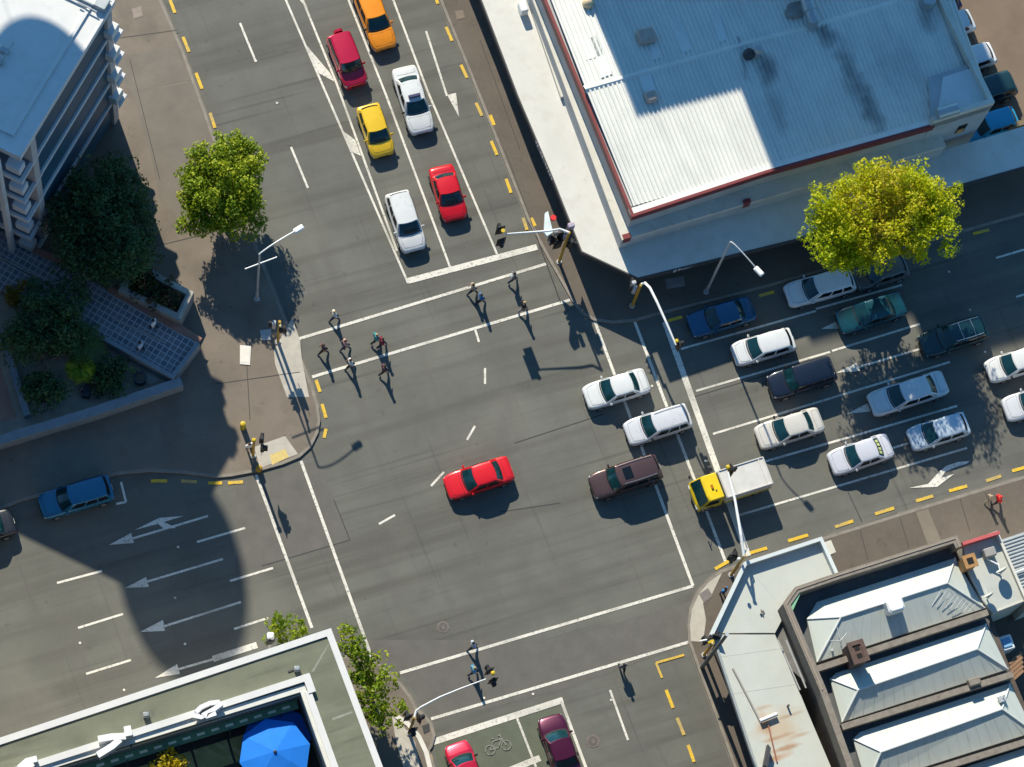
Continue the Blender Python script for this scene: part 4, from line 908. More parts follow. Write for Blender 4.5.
stained = roofpaint.copy(); stained.name = 'stained ribbed roof'; south.data.materials[0] = stained
for c_, rr, am in (((765, 70), (1.7, 1.0), .85), ((776, 110), (2.4, .8), .45), ((824, 36), (1.3, .8), .85), ((850, 75), (3.8, .9), .75), ((872, 110), (3.2, .8), .7), ((925, 20), (1.4, .9), .6), ((958, 50), (3.2, .35), .7), ((900, 70), (3.5, 2.5), .25)):
    stain(stained, south, P(*c_, 7.1), rr, ab, (0.12, 0.12, 0.125), am*.8)
rc = MB(); rd = (nr_-nl_).normalized(); rn = Vector((-rd.y, rd.x, 0))
V = []
for p in (nl_-rd*.1, nr_):
    V += [p-rn*.30+Vector((0, 0, -.12)), p-rn*.06+Vector((0, 0, .06)), p+rn*.06+Vector((0, 0, .06)), p+rn*.30+Vector((0, 0, -.12))]
rc.add([v+Vector((0, 0, .075)) for v in V], [(0, 4, 5, 1), (1, 5, 6, 2), (2, 6, 7, 3)]); rc.out('ridge_cap', roofpaint, root)
skym = mat('translucent roof panel', (0.70, 0.72, 0.70), 0.4, 0.05)
def roofz(p):  # height of the roof sheet above plan point p
    q = Vector((p.x, p.y, 0))-Vector((nl_.x, nl_.y, 0)); s = q.dot(rn)
    d0 = abs((Vector((sw_.x, sw_.y, 0))-Vector((nl_.x, nl_.y, 0))).dot(rn))
    return 7.5-0.55*min(1.6, abs(s)/d0)
def onroof(px, py, up_=0.0):
    z = 7.2
    for _ in range(4): p = P(px, py, z); z = roofz(p)+up_
    return P(px, py, z)
for quad in ([(701, -8), (712, -11), (728, 40), (719, 42)], [(660, -6), (672, -9), (691, 50), (682, 53)], [(566, 3), (582, -1), (604, 55), (586, 60)], [(586, 22), (596, 19), (612, 74), (601, 78)], [(637, 70), (649, 67), (656, 92), (645, 96)], [(648, 45), (657, 43), (663, 57), (653, 60)]):
    v = [onroof(x, y, .10) for x, y in quad]; a = sum(v[i].x*v[(i+1) % 4].y-v[(i+1) % 4].x*v[i].y for i in range(4))
    obj('roof_panel', v, [(0, 1, 2, 3) if a > 0 else (3, 2, 1, 0)], skym, root)
brownv = mat('weathered vent', (0.44, 0.36, 0.31), 0.7, 0.15)
for (x, y), s, m_ in (((646, 37), (1.2, 1.05, .7), brownv), ((651, 97), (.85, .8, .35), brownv)):
    p = onroof(x, y, .25); b = MB(); b.bevbox(p+Vector((0, 0, .08)), s, .12, A_ANG); b.box(p-Vector((0, 0, .25)), (s[0]*.7, s[1]*.7, .4), A_ANG); b.out('roof_vent', m_, root)
p = onroof(588, 3, .4); MB().ball(p, (.42, .42, .45), 12, 8).out('roof_vent', mat('tan dome', (0.62, 0.48, 0.30), 0.5), root, smooth=True)
p = onroof(756, 56, 0); b = MB(); b.tube([p, p+Vector((0, 0, 1.0))], .24, 12); b.tube([p+Vector((0, 0, 1.0)), p+Vector((0, 0, 1.3))], [.34, .2], 12); b.out('flue', galvr, root)
p = onroof(748, 56, .0); b = MB(); b.ball(p+Vector((0, 0, .3)), (.42, .42, .5), 10, 6); b.out('flue', darkf, root, smooth=True)
p0 = onroof(738, 36, .12); p1 = onroof(746, 79, .12); MB().tube([p0, p1], .045, 6).out('stay_rod', galvr, root)
p0 = onroof(800, -16, 1.1); p1 = onroof(814, 20, 1.0); b = MB(); b.tube([p0, p0.lerp(p1, .55), p0.lerp(p1, .56), p0.lerp(p1, .75), p0.lerp(p1, .76), p1, p1-Vector((0, 0, .8))], [.42, .42, .5, .5, .42, .42, .42], 14); b.out('duct', galvr, root)
p = onroof(796, 10, .25); b = MB(); b.bevbox(p, (.9, 1.1, .5), .08, A_ANG); b.box(p+Vector((-.5, -.3, .1)), (.4, .6, .4), A_ANG); b.out('duct', conc_dark, root)
p = onroof(928, 1, .5); MB().tube([p+Vector((0, 0, -.5)), p+Vector((0, 0, .5))], [.55, .5], 12).out('duct', galvr, root)
soot = mat('soot stained roof', (0.10, 0.09, 0.085), 0.8, 0.2)
# corner block with parapet, window and tank
blk = [swE, seX, P(968, 62, 8).xy, P(930, 74, 8).xy]
MB().prism(blk, 0, 7.45).out('corner_block', greyw, root)
MB().prism(PX([(943, 77), (975, 67), (992, 99), (937, 117)], 7.52), 7.40, 7.52).out('flat_roof', mat('pale membrane', (0.62, 0.63, 0.62), 0.6, 0.06), root)
MB().strip([swE, seX, neX], .34, 6.6, 8.0).out('parapet', creamw, root)
d = (Vector((seX.x, seX.y, 0))-Vector((swE.x, swE.y, 0)))
wp = MB(); wall_panels(wp, swE, seX, 3.9, 5.2, 1, .22, .03, .30, 1.0); wo = wp.out('window', shopglass, root)
wp = MB(); wall_panels(wp, swE, seX, 3.9, 4.5, 1, .16, .05, .30, 1.0); wp.out('blind', mat('orange blind', (0.60, 0.26, 0.08), 0.7), wo)
p0 = P(937, 114, 8.3); p1 = P(957, 108, 8.3); MB().tube([p0, p1], .42, 14).out('roof_tank', galvr, root)
wp = MB(); wall_panels(wp, W1[2], W1[3], .4, 2.5, 9, .8); wp.out('window', shopglass, root)
wp = MB(); wall_panels(wp, W1[1], W1[2], .4, 2.5, 8, .8); wp.out('window', shopglass, root)
b = MB(); b.box(P(626, 238, 4.5), (.55, .35, .8), A_ANG); b.out('sign_block', redtrim, root)
b = MB(); b.box(P(746, 203, 4.6), (.5, .3, .9), A_ANG); b.out('sign_block', redtrim, root)
# canopy over the pavement
CAN = [(440, -100), (482, 4), (517, 96), (551, 176), (581, 252), (638, 279), (796, 240), (955, 187), (1100, 146)]
co = PX(CAN, 3.12)
ci = PX([(1100, 103), (975, 141), (831, 181), (626, 242), (545, 32), (465, -180)], 3.12)
can = MB().prism(offs(co, .05)+ci, 2.98, 3.10).out('canopy', canw, root)
MB().strip(co, .10, 2.62, 3.12).out('fascia', darkf, can)
b = MB(); b.strip([P(x, y, 3.5).xy for x, y in ((505, -60), (528, 0), (561, 97))], .40, 3.1, 3.5); b.out('upstand', creamw, can)
p = P(523, 8, 3.6); b = MB(); b.bevbox(p, (.55, .8, .7), .06, A_ANG); b.out('air_conditioner', whitem, can)
p = P(552, 5, 5.0); b = MB(); b.bevbox(p, (.9, 2.4, .7), .06, A_ANG); b.out('sign_box', mat('green sign', (0.05, 0.22, 0.14), 0.6), root)
lm_ = MB()
rl = random.Random(4)
def letters(a, b, z, n, gap):
    a = Vector((*a, z)); b = Vector((*b, z)); d = (b-a); L_ = d.length; d.normalize(); o = Vector((d.y, -d.x, 0))*.03; hgt = .30
    for i in range(n):
        if i == gap: continue
        c = a+d*L_*(i+.5)/n+o; wd = L_/n*.34
        q = lambda u, v: c+d*wd*u+Vector((0, 0, hgt*v))
        k = rl.randrange(4)
        segs = {0: ((-1, 0, -1, 1), (1, 0, 1, 1), (-1, .5, 1, .5)), 1: ((-1, 0, -1, 1), (-1, 1, 1, 1), (-1, 0, 1, 0)), 2: ((0, 0, 0, 1), (-1, 1, 1, 1)), 3: ((-1, 0, -1, 1), (1, 0, 1, 1), (-1, 1, 1, 1), (-1, 0, 1, 0))}[k]
        for x0, y0, x1, y1 in segs: lm_.tube([q(x0, y0), q(x1, y1)], .035, 4)
letters(P(673, 271, 2.9).xy, P(731, 255, 2.9).xy, 2.74, 15, 8)
letters(P(536, 141, 2.9).xy, P(553, 181, 2.9).xy, 2.74, 11, 99)
lm_.out('lettering', whitem, can)
# low brown wall behind the shop corner
MB().prism(PX([(1008, 124), (1040, 114), (1042, 119), (1009, 129)], 1.4), KZ, 1.4).out('low_wall', mat('brown low wall', (0.20, 0.15, 0.09), 0.9, 0.2))
o = bpy.data.objects['low_wall']; tag(o, 'low brown wall beside the vivid blue car', 'wall')

# --- tower invented beyond the top edge to cast the large shade on the ribbed roof
SH = Vector((-0.45, 1.33))
h1, h2 = 24.0, 33.0
bN = Vector((-B_DIR.x, -B_DIR.y)).normalized(); aE = Vector((A_DIR.x, A_DIR.y)).normalized()
c1 = P(638, 121, 7.2).xy+SH*(h1-7.2); c3 = P(777, 180, 7.0).xy+SH*(h2-7.0)
c4 = P(935, 368, 0).xy+SH*38
e0 = P(965, 0, KZ).xy+SH*(h2-KZ)
tE = (e0-c3).dot(aE)
root = empty('shadow_tower', Vector((*c1, 0)), 0, 'stepped concrete office tower beyond the top edge of the shop', 'building')
tw = mat('pale bounce wall', (0.80, 0.81, 0.82), 0.85, 0.1, 0.3)  # very pale so it bounces sky light onto the shaded roof
wl = (c3-c1).dot(aE)+tE
low_ = [c1, c1+aE*wl, c1+aE*wl+bN*26, c1+bN*26]
MB().prism(low_, 0, h1).out('wall', tw, root)
hi_ = [c3, c3+aE*tE, c3+aE*tE+bN*14, c3+bN*14]
MB().prism(hi_, h1-.1, h2).out('upper_wall', tw, root)
tE4 = (P(965, 0, KZ).xy+SH*(38-KZ)-c4).dot(aE)
MB().prism([c4, c4+aE*tE4, c4+aE*tE4+bN*6, c4+bN*6], h2-.1, 38).out('upper_wall', tw, root)
for k in range(7):
    wp = MB(); wall_panels(wp, low_[0], low_[1], 1.8+3.3*k, 2.6+3.3*k, 8, .5); wp.out('window', shopglass, root)

# --- dark blocks added beyond the left and lower edges to deepen the street shade
blkm = mat('dark shade block wall', (0.035, 0.04, 0.045), 0.5, 0.1, spec=0.2)  # kept dark to block sky light without bouncing sun back
for pts_, hh, lab in (([(-150, 1020), (430, 960), (470, 1150), (-120, 1200)], 34, 'unseen shade block added south of the parapet building'),
                      ([(600, 985), (1150, 930), (1200, 1150), (640, 1180)], 34, 'unseen shade block added south of the brick building'),
                      ([(-560, 560), (-190, 600), (-150, 860), (-560, 900)], 38, 'unseen shade block added west of the left street'),
                      ([(-560, 60), (-330, 60), (-330, 440), (-560, 440)], 30, 'unseen shade block added west of the apartment tower')):
    q_ = PX(pts_, 0); root = empty('shade_block', Vector((*q_[0], 0)), 0, lab, 'building', 'unseen shade blocks around the crossing')
    MB().prism(q_, 0, hh).out('wall', blkm, root); MB().strip(q_ if True else q_, .5, hh-.1, hh+.9, closed=True).out('parapet', conc_dark, root)
# --- invented unseen balloon, shaped to cast the round shadow on apartment roof and road
hb = 46.0; bc = Vector((*(P(181, 572, 0).xy+SH*hb), hb))
root = empty('shadow_balloon', Vector((bc.x, bc.y, 0)), 0, 'invented egg-shaped balloon, unseen, casting the round shadow on the left', 'balloon')
bm2 = MB().ball((0, 0, 0), (4.0, 4.0, 5.2), 32, 20); bm2.V = [bc+Matrix.Rotation(R(-21), 3, 'Y') @ v for v in bm2.V]
bm2.out('envelope', mat('balloon fabric', (0.6, 0.6, 0.6), 0.6), root, smooth=True)
MB().tube([Vector((bc.x, bc.y, 0)), bc-Vector((0, 0, 4.5))], .02, 6).out('tether', galv, root)

# --- apartment building, upper left
HT = 17.8
R0 = P(20, 157.5, HT).xy; R1 = P(115, 1, HT).xy
eF = (R1-R0).normalized(); LF = (R1-R0).length; nF = Vector((eF.y, -eF.x))     # nF points out of the long facade (to the right)
eS = (P(0, 148, HT).xy-R0).normalized(); nS = Vector((-eS.y, eS.x))           # along and out of the short facade
if nS.dot(Vector((0, -1))) < 0: nS = -nS
root = empty('apartment_building', Vector((*R0, 0)), 0, 'white roofed apartment tower with banded glass balconies', 'building')
whiter = mat('white roof membrane', (0.67, 0.655, 0.63), 0.7, 0.05, 0.4); add_layer(whiter, (0.53, 0.52, 0.50), 1.5, 0.52, 0.75, amount=0.4)
bandm = mat('pale concrete band', (0.66, 0.65, 0.66), 0.8, 0.08, 0.8)
finm = mat('pinkish concrete fin', (0.50, 0.45, 0.45), 0.8, 0.1, 0.8)
glz = mat('blue balcony glass', (0.028, 0.090, 0.15), 0.45, 0.15, 0.6, spec=0.2)
bfl = mat('balcony floor', (0.16, 0.18, 0.22), 0.8, 0.15)
R2 = R1+eS*15; R3 = R0+eS*15
ro = [R0, R1, R2, R3]
MB().prism(ro, HT-.55, HT).out('roof', whiter, root)
ri = offs(ro, 1.05, True)
MB().strip([q for q in ri], .22, HT-.01, HT+.14, closed=True).out('roof_upstand', whiter, root)
MB().strip(ro, .12, HT-.02, HT+.05, closed=True).out('roof_edge', bandm, root)
for (x, y, sx, sy, sz) in ((4, 50, .6, .4, .25), (102, 4, .8, .8, .5), (88, 3, 2.2, .15, .3), (1, 62, .4, .4, .2)):
    p = P(x, y, HT+sz/2); b = MB(); b.bevbox(p, (sx, sy, sz), .04, math.atan2(eS.y, eS.x)); b.out('roof_vent', galvr, root)
for q0, q1 in (((-2, 66), (14, 42)), ((78, 2), (97, 12))): MB().tube([P(*q0, HT+.3), P(*q1, HT+.3)], .05, 6).out('roof_pipe', galvr, root)
def fp(t, o): return R0+eF*LF*t+nF*o        # point on the long facade: t along, o outwards
def fbox(t0, t1, o0, o1, z0, z1, nm, m_, par=root):
    return MB().prism([fp(t0, o0), fp(t1, o0), fp(t1, o1), fp(t0, o1)], z0, z1).out(nm, m_, par)
core = [fp(.16, -.9), fp(.97, -.9), fp(.97, -.9)+eS*13, fp(.16, -.9)+eS*13]
MB().prism(core, 0, HT-.56).out('wall', finm, root)
for k in range(5):
    z0 = 0.55+3.42*k
    fbox(.155, .90, -.88, -.17, z0, z0+2.95, 'window', glz)
    fbox(.15, .905, -.9, -.05, z0+2.95, z0+3.32 if k < 4 else HT-.57, 'floor_band', bandm)
fbox(.105, .155, -2.6, -.02, 0, HT-.56, 'column', finm); fbox(.905, .955, -1.6, .05, 0, HT-.56, 'column', finm)
# white planter boxes on the far end
xb = P(110, 27, 15.6).xy
for k in range(4):
    z = 15.6-3.45*k
    b = MB(); c = Vector((*xb, z-.45)); b.bevbox(c, (.95, .8, .8), .04, math.atan2(eF.y, eF.x)); bx = b.out('balcony_box', whiter, root)
    q = [fp(.93, -1.2), xb-eF*.8, xb+eF*.8, fp(1.08, -1.2)]
    MB().prism([fp(.95, -1.5), fp(.95, .0), xb+nF*.6-eF*.5, xb+nF*.6+eF*.6, xb-nF*.6+eF*.6, fp(1.05, -1.6)], z-1.2, z-.95).out('balcony_slab', bandm, root)
# balconies of the short facade
cs_ = P(22, 183, 14.2).xy
wallS = [R0+eS*1.0-nS*2.0, R0+eS*16-nS*2.0]
for k in range(5):
    z = 14.2-3.42*k
    sl_ = [cs_, cs_+eS*1.9, cs_+eS*1.9-nS*1.9, cs_-nS*2.1]
    a_ = cs_; MB().prism([a_, a_+eS*8, a_+eS*8-nS*2.6, a_-nS*2.4], z-.32, z-.04).out('balcony_slab', bandm, root)
    MB().prism([a_+(-nS*.25)+eS*.25, a_+eS*7.9-nS*.25, a_+eS*7.9-nS*2.5, a_-nS*2.3+eS*.25], z-.05, z).out('balcony_floor', bfl, root)
    st = MB(); st.prism([a_+eS*.02, a_+eS*8, a_+eS*8-nS*.12, a_-nS*.12+eS*.02], z-.03, z+.12); st.out('floor_band', bandm, root)
    c = Vector((*(P(15, 163, 15.7).xy), z+1.15)); b = MB(); b.bevbox(c, (1.0, .75, .8), .04, math.atan2(eS.y, eS.x)); b.out('balcony_box', bandm, root)
MB().prism([R0+eS*1.2-nS*1.6, R0+eS*1.5-nS*1.6, R0+eS*1.5-nS*2.6, R0+eS*1.2-nS*2.6], 0, HT-.56).out('column', finm, root)
c2_ = P(5, 205, 10).xy; MB().prism([c2_, c2_+eS*.35, c2_+eS*.35-nS*.35, c2_-nS*.35], 0, HT-.6).out('column', bandm, root)
MB().prism([R0+eS*2.2-nS*2.2, R0+eS*15-nS*2.2, R0+eS*15-nS*3.2, R0+eS*2.2-nS*3.2], 0, HT-.56).out('wall', mat('brick pink wall', (0.34, 0.20, 0.17), 0.85, 0.15), root)

# --- plaza in front of it
root = empty('apartment_plaza', P(150, 350, 0), 0, 'raised plaza with gridded paving and low walls in front of the apartments', 'plaza')
gm = bpy.data.materials.new('gridded paving'); gm.use_nodes = True; t = gm.node_tree; bb = t.nodes['Principled BSDF']
tc = t.nodes.new('ShaderNodeTexCoord'); mp = t.nodes.new('ShaderNodeMapping'); t.links.new(tc.outputs['Object'], mp.inputs[0])
gd = (P(200, 344, 1.1)-P(108, 292, 1.1)); mp.inputs['Rotation'].default_value = (0, 0, -math.atan2(gd.y, gd.x))
br = t.nodes.new('ShaderNodeTexBrick'); br.offset = 0; br.squash = 1; br.inputs['Scale'].default_value = 1.0
br.inputs['Brick Width'].default_value = .42; br.inputs['Row Height'].default_value = .42; br.inputs['Mortar Size'].default_value = .04; br.inputs['Mortar Smooth'].default_value = .3
br.inputs['Color1'].default_value = (.11, .12, .15, 1); br.inputs['Color2'].default_value = (.22, .20, .21, 1); br.inputs['Mortar'].default_value = (.40, .40, .41, 1)
t.links.new(mp.outputs[0], br.inputs[0]); t.links.new(br.outputs[0], bb.inputs['Base Color']); bb.inputs['Roughness'].default_value = .7
copm = mat('blue grey coping', (0.22, 0.25, 0.28), 0.7, 0.12); terra = mat('terracotta paving', (0.34, 0.17, 0.12), 0.85, 0.15, 2.0)
deckpts = [(-90, 185), (0, 230), (62, 262), (108, 290), (200, 344), (173, 379), (100, 338), (56, 312), (8, 294), (-90, 244)]
MB().prism(PX(deckpts, 1.1), 0, 1.1).out('deck', gm, root)
MB().strip(PX([(56, 312), (100, 338), (173, 379), (200, 344)], 1.5), .28, 0, 1.5).out('edge_wall', copm, root)
MB().strip(PX([(-40, 238), (0, 258), (53, 286)], 1.35), .12, 1.1, 1.35).out('kerb_rail', conc_dark, root)
MB().sheet(PX([(106, 291), (109, 285), (180, 324), (202, 338), (199, 343), (178, 333)], 1.1), 1.108).out('paving_strip', terra, root)
MB().sheet(PX([(30, 245), (62, 257), (66, 268), (26, 250)], 1.1), 1.109).out('paving_strip', terra, root)
rb = MB(); a_, b_ = P(112, 318, 1.1), P(166, 343, 1.1); rb.strip([a_.xy, b_.xy], .16, 1.1, 1.125, centre=True); rb.out('drain_channel', conc_dark, root)
fl = MB(); fl.prism(PX([(-60, 300), (8, 292), (110, 340), (180, 382), (100, 412), (0, 440), (-60, 458)], .2), -.01, .2)
fl.out('garden_floor', mat('sandy garden floor', (0.34, 0.28, 0.22), 0.9, 0.2, 1.0), root)
MB().sheet(PX([(-60, 345), (-2, 358), (17, 418), (-60, 440)], .2), .21).out('brick_floor', mat('pink brick paving', (0.36, 0.20, 0.15), 0.9, 0.15, 2.0), root)
MB().strip(PX([(-30, 330), (2, 345), (24, 416)], .9), .45, 0, .9).out('garden_wall', copm, root)
MB().strip(PX([(180, 377), (92, 407), (0, 435), (-80, 458)], 1.3), .62, 0, 1.3).out('street_wall', copm, root)
MB().strip(PX([(181.5, 380), (93, 410), (0, 438.5), (-80, 462)], 1.1), .16, 0, 1.1).out('wall_trim', mat('buff trim', (0.42, 0.34, 0.28), 0.8, 0.1), root)
MB().strip(PX([(85, 396), (95, 362)], .8), .5, .1, .8, centre=True).out('bench_wall', mat('dark bench', (0.03, 0.03, 0.05), 0.7), root)
tb = MB(); q = P(140, 377, .9); tb.tube([Vector((q.x, q.y, .2)), Vector((q.x, q.y, .9))], [.42, .45], 14); tb = tag(tb.out('plant_pot', darkf), 'round dark pot in the narrow bay below the grid paving', 'plant pot')
MB().ball((q.x, q.y, .9), (.3, .3, .06), 10, 4, half=True).out('soil', bark, tb)
MB().sheet(PX([(118, 358), (160, 380), (150, 384), (122, 368)], .2), .215).out('paving_strip', concrete, root)
# planter
PO = [(118, 290), (180, 321), (194, 292), (165, 277), (138, 260)]
MB().strip([p for p in PX(PO, 1.95)], .42, 0, 1.95, closed=True).out('planter_wall', conc_dark, root)
MB().prism(offs(PX(PO, 1.95), .3, True), 0, 1.5).out('planter_soil', bark, root)
MB().sheet(PX([(165.5, 277.5), (193.5, 292), (181, 319), (178, 318), (188, 294), (163, 281)], 1.95), 1.957).out('planter_sunlit_edge', concrete, root)  # paler sheet paints sunlight on this part of the planter edge
lampb = MB(); q = P(82, 393, .2); lampb.tube([q, q+Vector((0, 0, 1.0))], .04, 6); lb = tag(lampb.out('garden_light', darkf), 'thin dark garden light beside the sandy bed', 'garden light')
MB().ball(q+Vector((0, 0, 1.0)), .13, 10, 6).out('lamp_head', darkf, lb)
person('person in white on the gridded plaza nearest its corner', (154, 328), 2.6, 'white', 'navy', z=1.115, group='people on the pavements', stride=.4)
person('person in pale blue on the gridded plaza further from its corner', (141, 350), 2.6, 'paleblue', 'navy', z=1.115, group='people on the pavements', stride=.4)

# --- white parapet building, lower left
root = empty('parapet_building', P(330, 660, 0), 0, 'green-grey roofed building with white parapets and a courtyard', 'building')
HR = 8.6
croof = mat('green grey roof coating', (0.158, 0.165, 0.116), 0.85, 0.15, 0.6); add_layer(croof, (0.20, 0.205, 0.15), 0.9, 0.50, 0.70, rot=-17, sx=.15, sy=1.5, amount=.7); add_layer(croof, (0.105, 0.11, 0.08), 1.4, 0.55, 0.72, rot=-17, sx=.12, sy=1.5, amount=.6); add_layer(croof, (0.20, 0.15, 0.085), 3.0, .60, .74, amount=.35)
whitec = mat('white parapet paint', (0.66, 0.65, 0.635), 0.55, 0.04)
Ao = [P(x, y, HR+.1).xy for x, y in ((-110, 774), (331, 628), (383, 767), (440, 918))]
Bi = [P(x, y, HR).xy for x, y in ((-110, 819), (300, 693), (326, 767), (378, 915))]
r_ = MB()
for i in range(3): r_.prism([Ao[i], Bi[i], Bi[i+1], Ao[i+1]], HR-.35, HR)
r_.out('roof', croof, root)
ow = MB(); ow.strip(list(reversed(offs(list(reversed(Ao)), .02))), -.30, 0, HR-.36); ow.out('wall', mat('pale building wall', (0.55, 0.53, 0.49), 0.85, 0.1), root)
MB().strip(list(reversed(Ao)), .42, HR-.34, HR+.10).out('parapet', whitec, root)
for k in range(2):
    wp = MB(); wall_panels(wp, Ao[1], Ao[2], 1.0+3.6*k, 3.2+3.6*k, 3, .7); 
    wp = MB(); wall_panels(wp, Ao[2], Ao[1], 1.0+3.6*k, 3.2+3.6*k, 3, .7, out=.04); wp.out('window', shopglass, root)
# inner parapets round the courtyard
I1 = PX([(-110, 806), (25, 764), (160, 721), (309, 673)], HR+.35); I2 = PX([(311, 690), (340, 771), (392, 918)], HR+.35)
MB().strip(list(reversed(I1)), .42, HR-.05, HR+.35).out('inner_parapet', whitec, root)
MB().strip(PX([(309.5, 673), (316, 691)], HR+.38), -.48, HR-.05, HR+.38).out('inner_parapet', whitec, root)
MB().strip(list(I2), -.42, HR-.05, HR+.33).out('inner_parapet', whitec, root)
MB().strip([offs(list(reversed(Bi)), -.02)[j] for j in range(4)], -.40, HR-.9, HR+.18).out('coping', mat('pale coping', (0.66, 0.65, 0.60), 0.7, 0.08), root)
FL = HR-3.3
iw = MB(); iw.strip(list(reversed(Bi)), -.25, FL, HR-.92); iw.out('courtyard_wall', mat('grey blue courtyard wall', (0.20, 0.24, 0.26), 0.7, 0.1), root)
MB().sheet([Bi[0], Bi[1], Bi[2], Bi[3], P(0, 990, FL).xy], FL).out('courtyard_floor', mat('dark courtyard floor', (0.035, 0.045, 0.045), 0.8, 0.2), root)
e_ = (Vector(Bi[1])-Vector(Bi[0])).normalized(); n_ = Vector((e_.y, -e_.x))
tf = mat('green marble tile', (0.30, 0.30, 0.10), 0.5, 0.2, 0.8); add_layer(tf, (0.50, 0.50, 0.24), 1.6, .52, .66, rot=30, sx=.4, sy=2, amount=.7)  # tile colour raised to stand for sunlight the courtyard wall blocks
ft = MB()
for i in range(12):
    a_ = Vector(Bi[1])-e_*(0.25+2.35*i)+n_*.85; b_ = a_-e_*2.2
    ft.prism([b_, a_, a_+n_*1.55, b_+n_*1.55], FL, FL+.05)
ft.out('floor_tiles', tf, root)
# glazed band along the courtyard wall; small green tiles paled to imitate sunlight
gb = MB(); gb.prism([Vector(Bi[0])+n_*.02, Vector(Bi[1])+n_*.02-e_*.2, Vector(Bi[1])+n_*.60-e_*.2, Vector(Bi[0])+n_*.60], HR-1.75, HR-1.65); gs = gb.out('glass_shelf', mat('dark green shelf', (0.12, 0.26, 0.15), 0.3, 0.1), root)
gd_ = MB()
for i in range(26):
    a_ = Vector(Bi[1])-e_*(.7+.92*i)+n_*.24; gd_.prism([a_-e_*.5, a_, a_+n_*.16, a_-e_*.5+n_*.16], HR-1.65, HR-1.62)
gd_.out('shelf_tiles', mat('lit look green tile', (0.85, 0.9, 0.7), 0.5, 0.05), gs)
ps_ = MB()
for i in range(8):
    a_ = Vector(Bi[1])-e_*(1.4+3.3*i)+n_*.70; ps_.tube([Vector((*a_, FL)), Vector((*a_, HR-.95))], .06, 6)
ps_.out('glazing_bars', darkf, root)
# traced sign letters standing on the inner parapet
sgn = empty('roof_sign', P(150, 735, HR+.35), 0, 'white three-dimensional sign letters seen from above on the inner parapet', 'sign')
sm = mat('white sign enamel', (0.80, 0.80, 0.80), 0.45, 0.03)
def glyph(paths, wd, z1, dz):
    m = MB()
    for i, p in enumerate(paths): m.strip(PX(p, z1), wd, z1-dz-.003*i, z1-.003*i, centre=True)
    m.out('letter', sm, sgn)
glyph([[(98, 739), (112, 736.5), (126, 736)], [(97.5, 755), (112, 746), (120, 739)]], .40, HR+1.25, .85)
glyph([[(124.5, 731.5), (131.5, 730)], ], .62, HR+1.35, 1.0)
glyph([[(196, 712), (201, 707), (210, 703), (218, 702), (220, 704.5), (214, 709), (205, 714), (207, 716), (216, 713)]], .28, HR+1.25, .85)
glyph([[(198, 713), (196, 716), (201, 717), (208, 714)]], .26, HR+1.22, .8)
glyph([[(19, 768), (27, 761), (37, 758.5)], [(26, 768), (33, 763)]], .38, HR+1.2, .8)
for (x, y) in ((98, 759), (131, 745), (210, 719)): MB().tube([P(x, y, HR+.3)-Vector((0, 0, .5)), P(x, y, HR+.5)], .06, 6).out('bracket', darkf, sgn)
for x, y, lab in ((146, 715, 'a'), (297, 669, 'b')):
    p = P(x, y, HR+.3); b = MB(); b.bevbox(p, (.35, .3, .5), .05); o = b.out('roof_outlet', galvr, root)
b = MB(); b.strip(PX([(288, 672), (296, 669)], HR), .08, HR, HR+.06, centre=True); b.out('roof_pipe', darkf, root)
b = MB(); b.sheet(PX([(311, 672), (314, 671.5), (330, 643), (328, 644)], HR), HR+.006); b.out('roof_seam', mat('pale seam', (0.26, 0.275, 0.22), 0.8), root)
b = MB(); b.sheet(PX([(332, 718), (352, 711), (353, 713), (333, 720.5)], HR), HR+.006); b.out('roof_seam', MATS['pale seam'], root)
b = MB(); b.sheet(PX([(139, 712), (153, 708), (155, 716), (140, 721)], HR), HR+.007); b.out('roof_patch', mat('grey roof patch', (0.145, 0.15, 0.12), 0.85), root)
# blue parasol and golden shrub in the courtyard
uc = P(275, 752, HR-.6); root = empty('parasol', Vector((uc.x, uc.y, FL)), 0, 'bright blue octagonal parasol in the dark courtyard', 'parasol')
V = [Vector((uc.x, uc.y, HR-.45))]; F = []; n = 8; r = 2.25
for rr, z in ((r*.5, HR-.72), (r, HR-1.05), (r*1.0, HR-1.22)):
    V += [Vector((uc.x+rr*math.cos(2*math.pi*i/n+.25), uc.y+rr*math.sin(2*math.pi*i/n+.25), z)) for i in range(n)]
F += [(0, 1+i, 1+(i+1) % n) for i in range(n)]
for k in (1, 9): F += [(k+i, k+8+i, k+8+(i+1) % n, k+(i+1) % n) for i in range(n)]
obj('canopy', V, F, mat('bright blue canvas', (0.005, 0.19, 0.72), 0.8, 0.06), root)
tp = MB(); tp.ball((uc.x, uc.y, HR-.45), (.12, .12, .1), 8, 4); tp.out('finial', darkf, root)
MB().tube([Vector((uc.x, uc.y, FL)), Vector((uc.x, uc.y, HR-.5))], .04, 8).out('pole', galv, root)
uc2 = P(277, 737, HR-1.6); root = empty('parasol', Vector((uc2.x, uc2.y, FL)), 0, 'darker blue parasol edge tucked under the bright one', 'parasol')
V = [Vector((uc2.x, uc2.y, HR-1.5))]+[Vector((uc2.x+2.15*math.cos(2*math.pi*i/8), uc2.y+2.15*math.sin(2*math.pi*i/8), HR-2.0)) for i in range(8)]
obj('canopy', V, [(0, 1+i, 1+(i+1) % 8) for i in range(8)], mat('dark blue canvas', (0.005, 0.10, 0.42), 0.8, 0.06), root)
MB().tube([Vector((uc2.x, uc2.y, FL)), Vector((uc2.x, uc2.y, HR-1.6))], .04, 8).out('pole', galv, root)
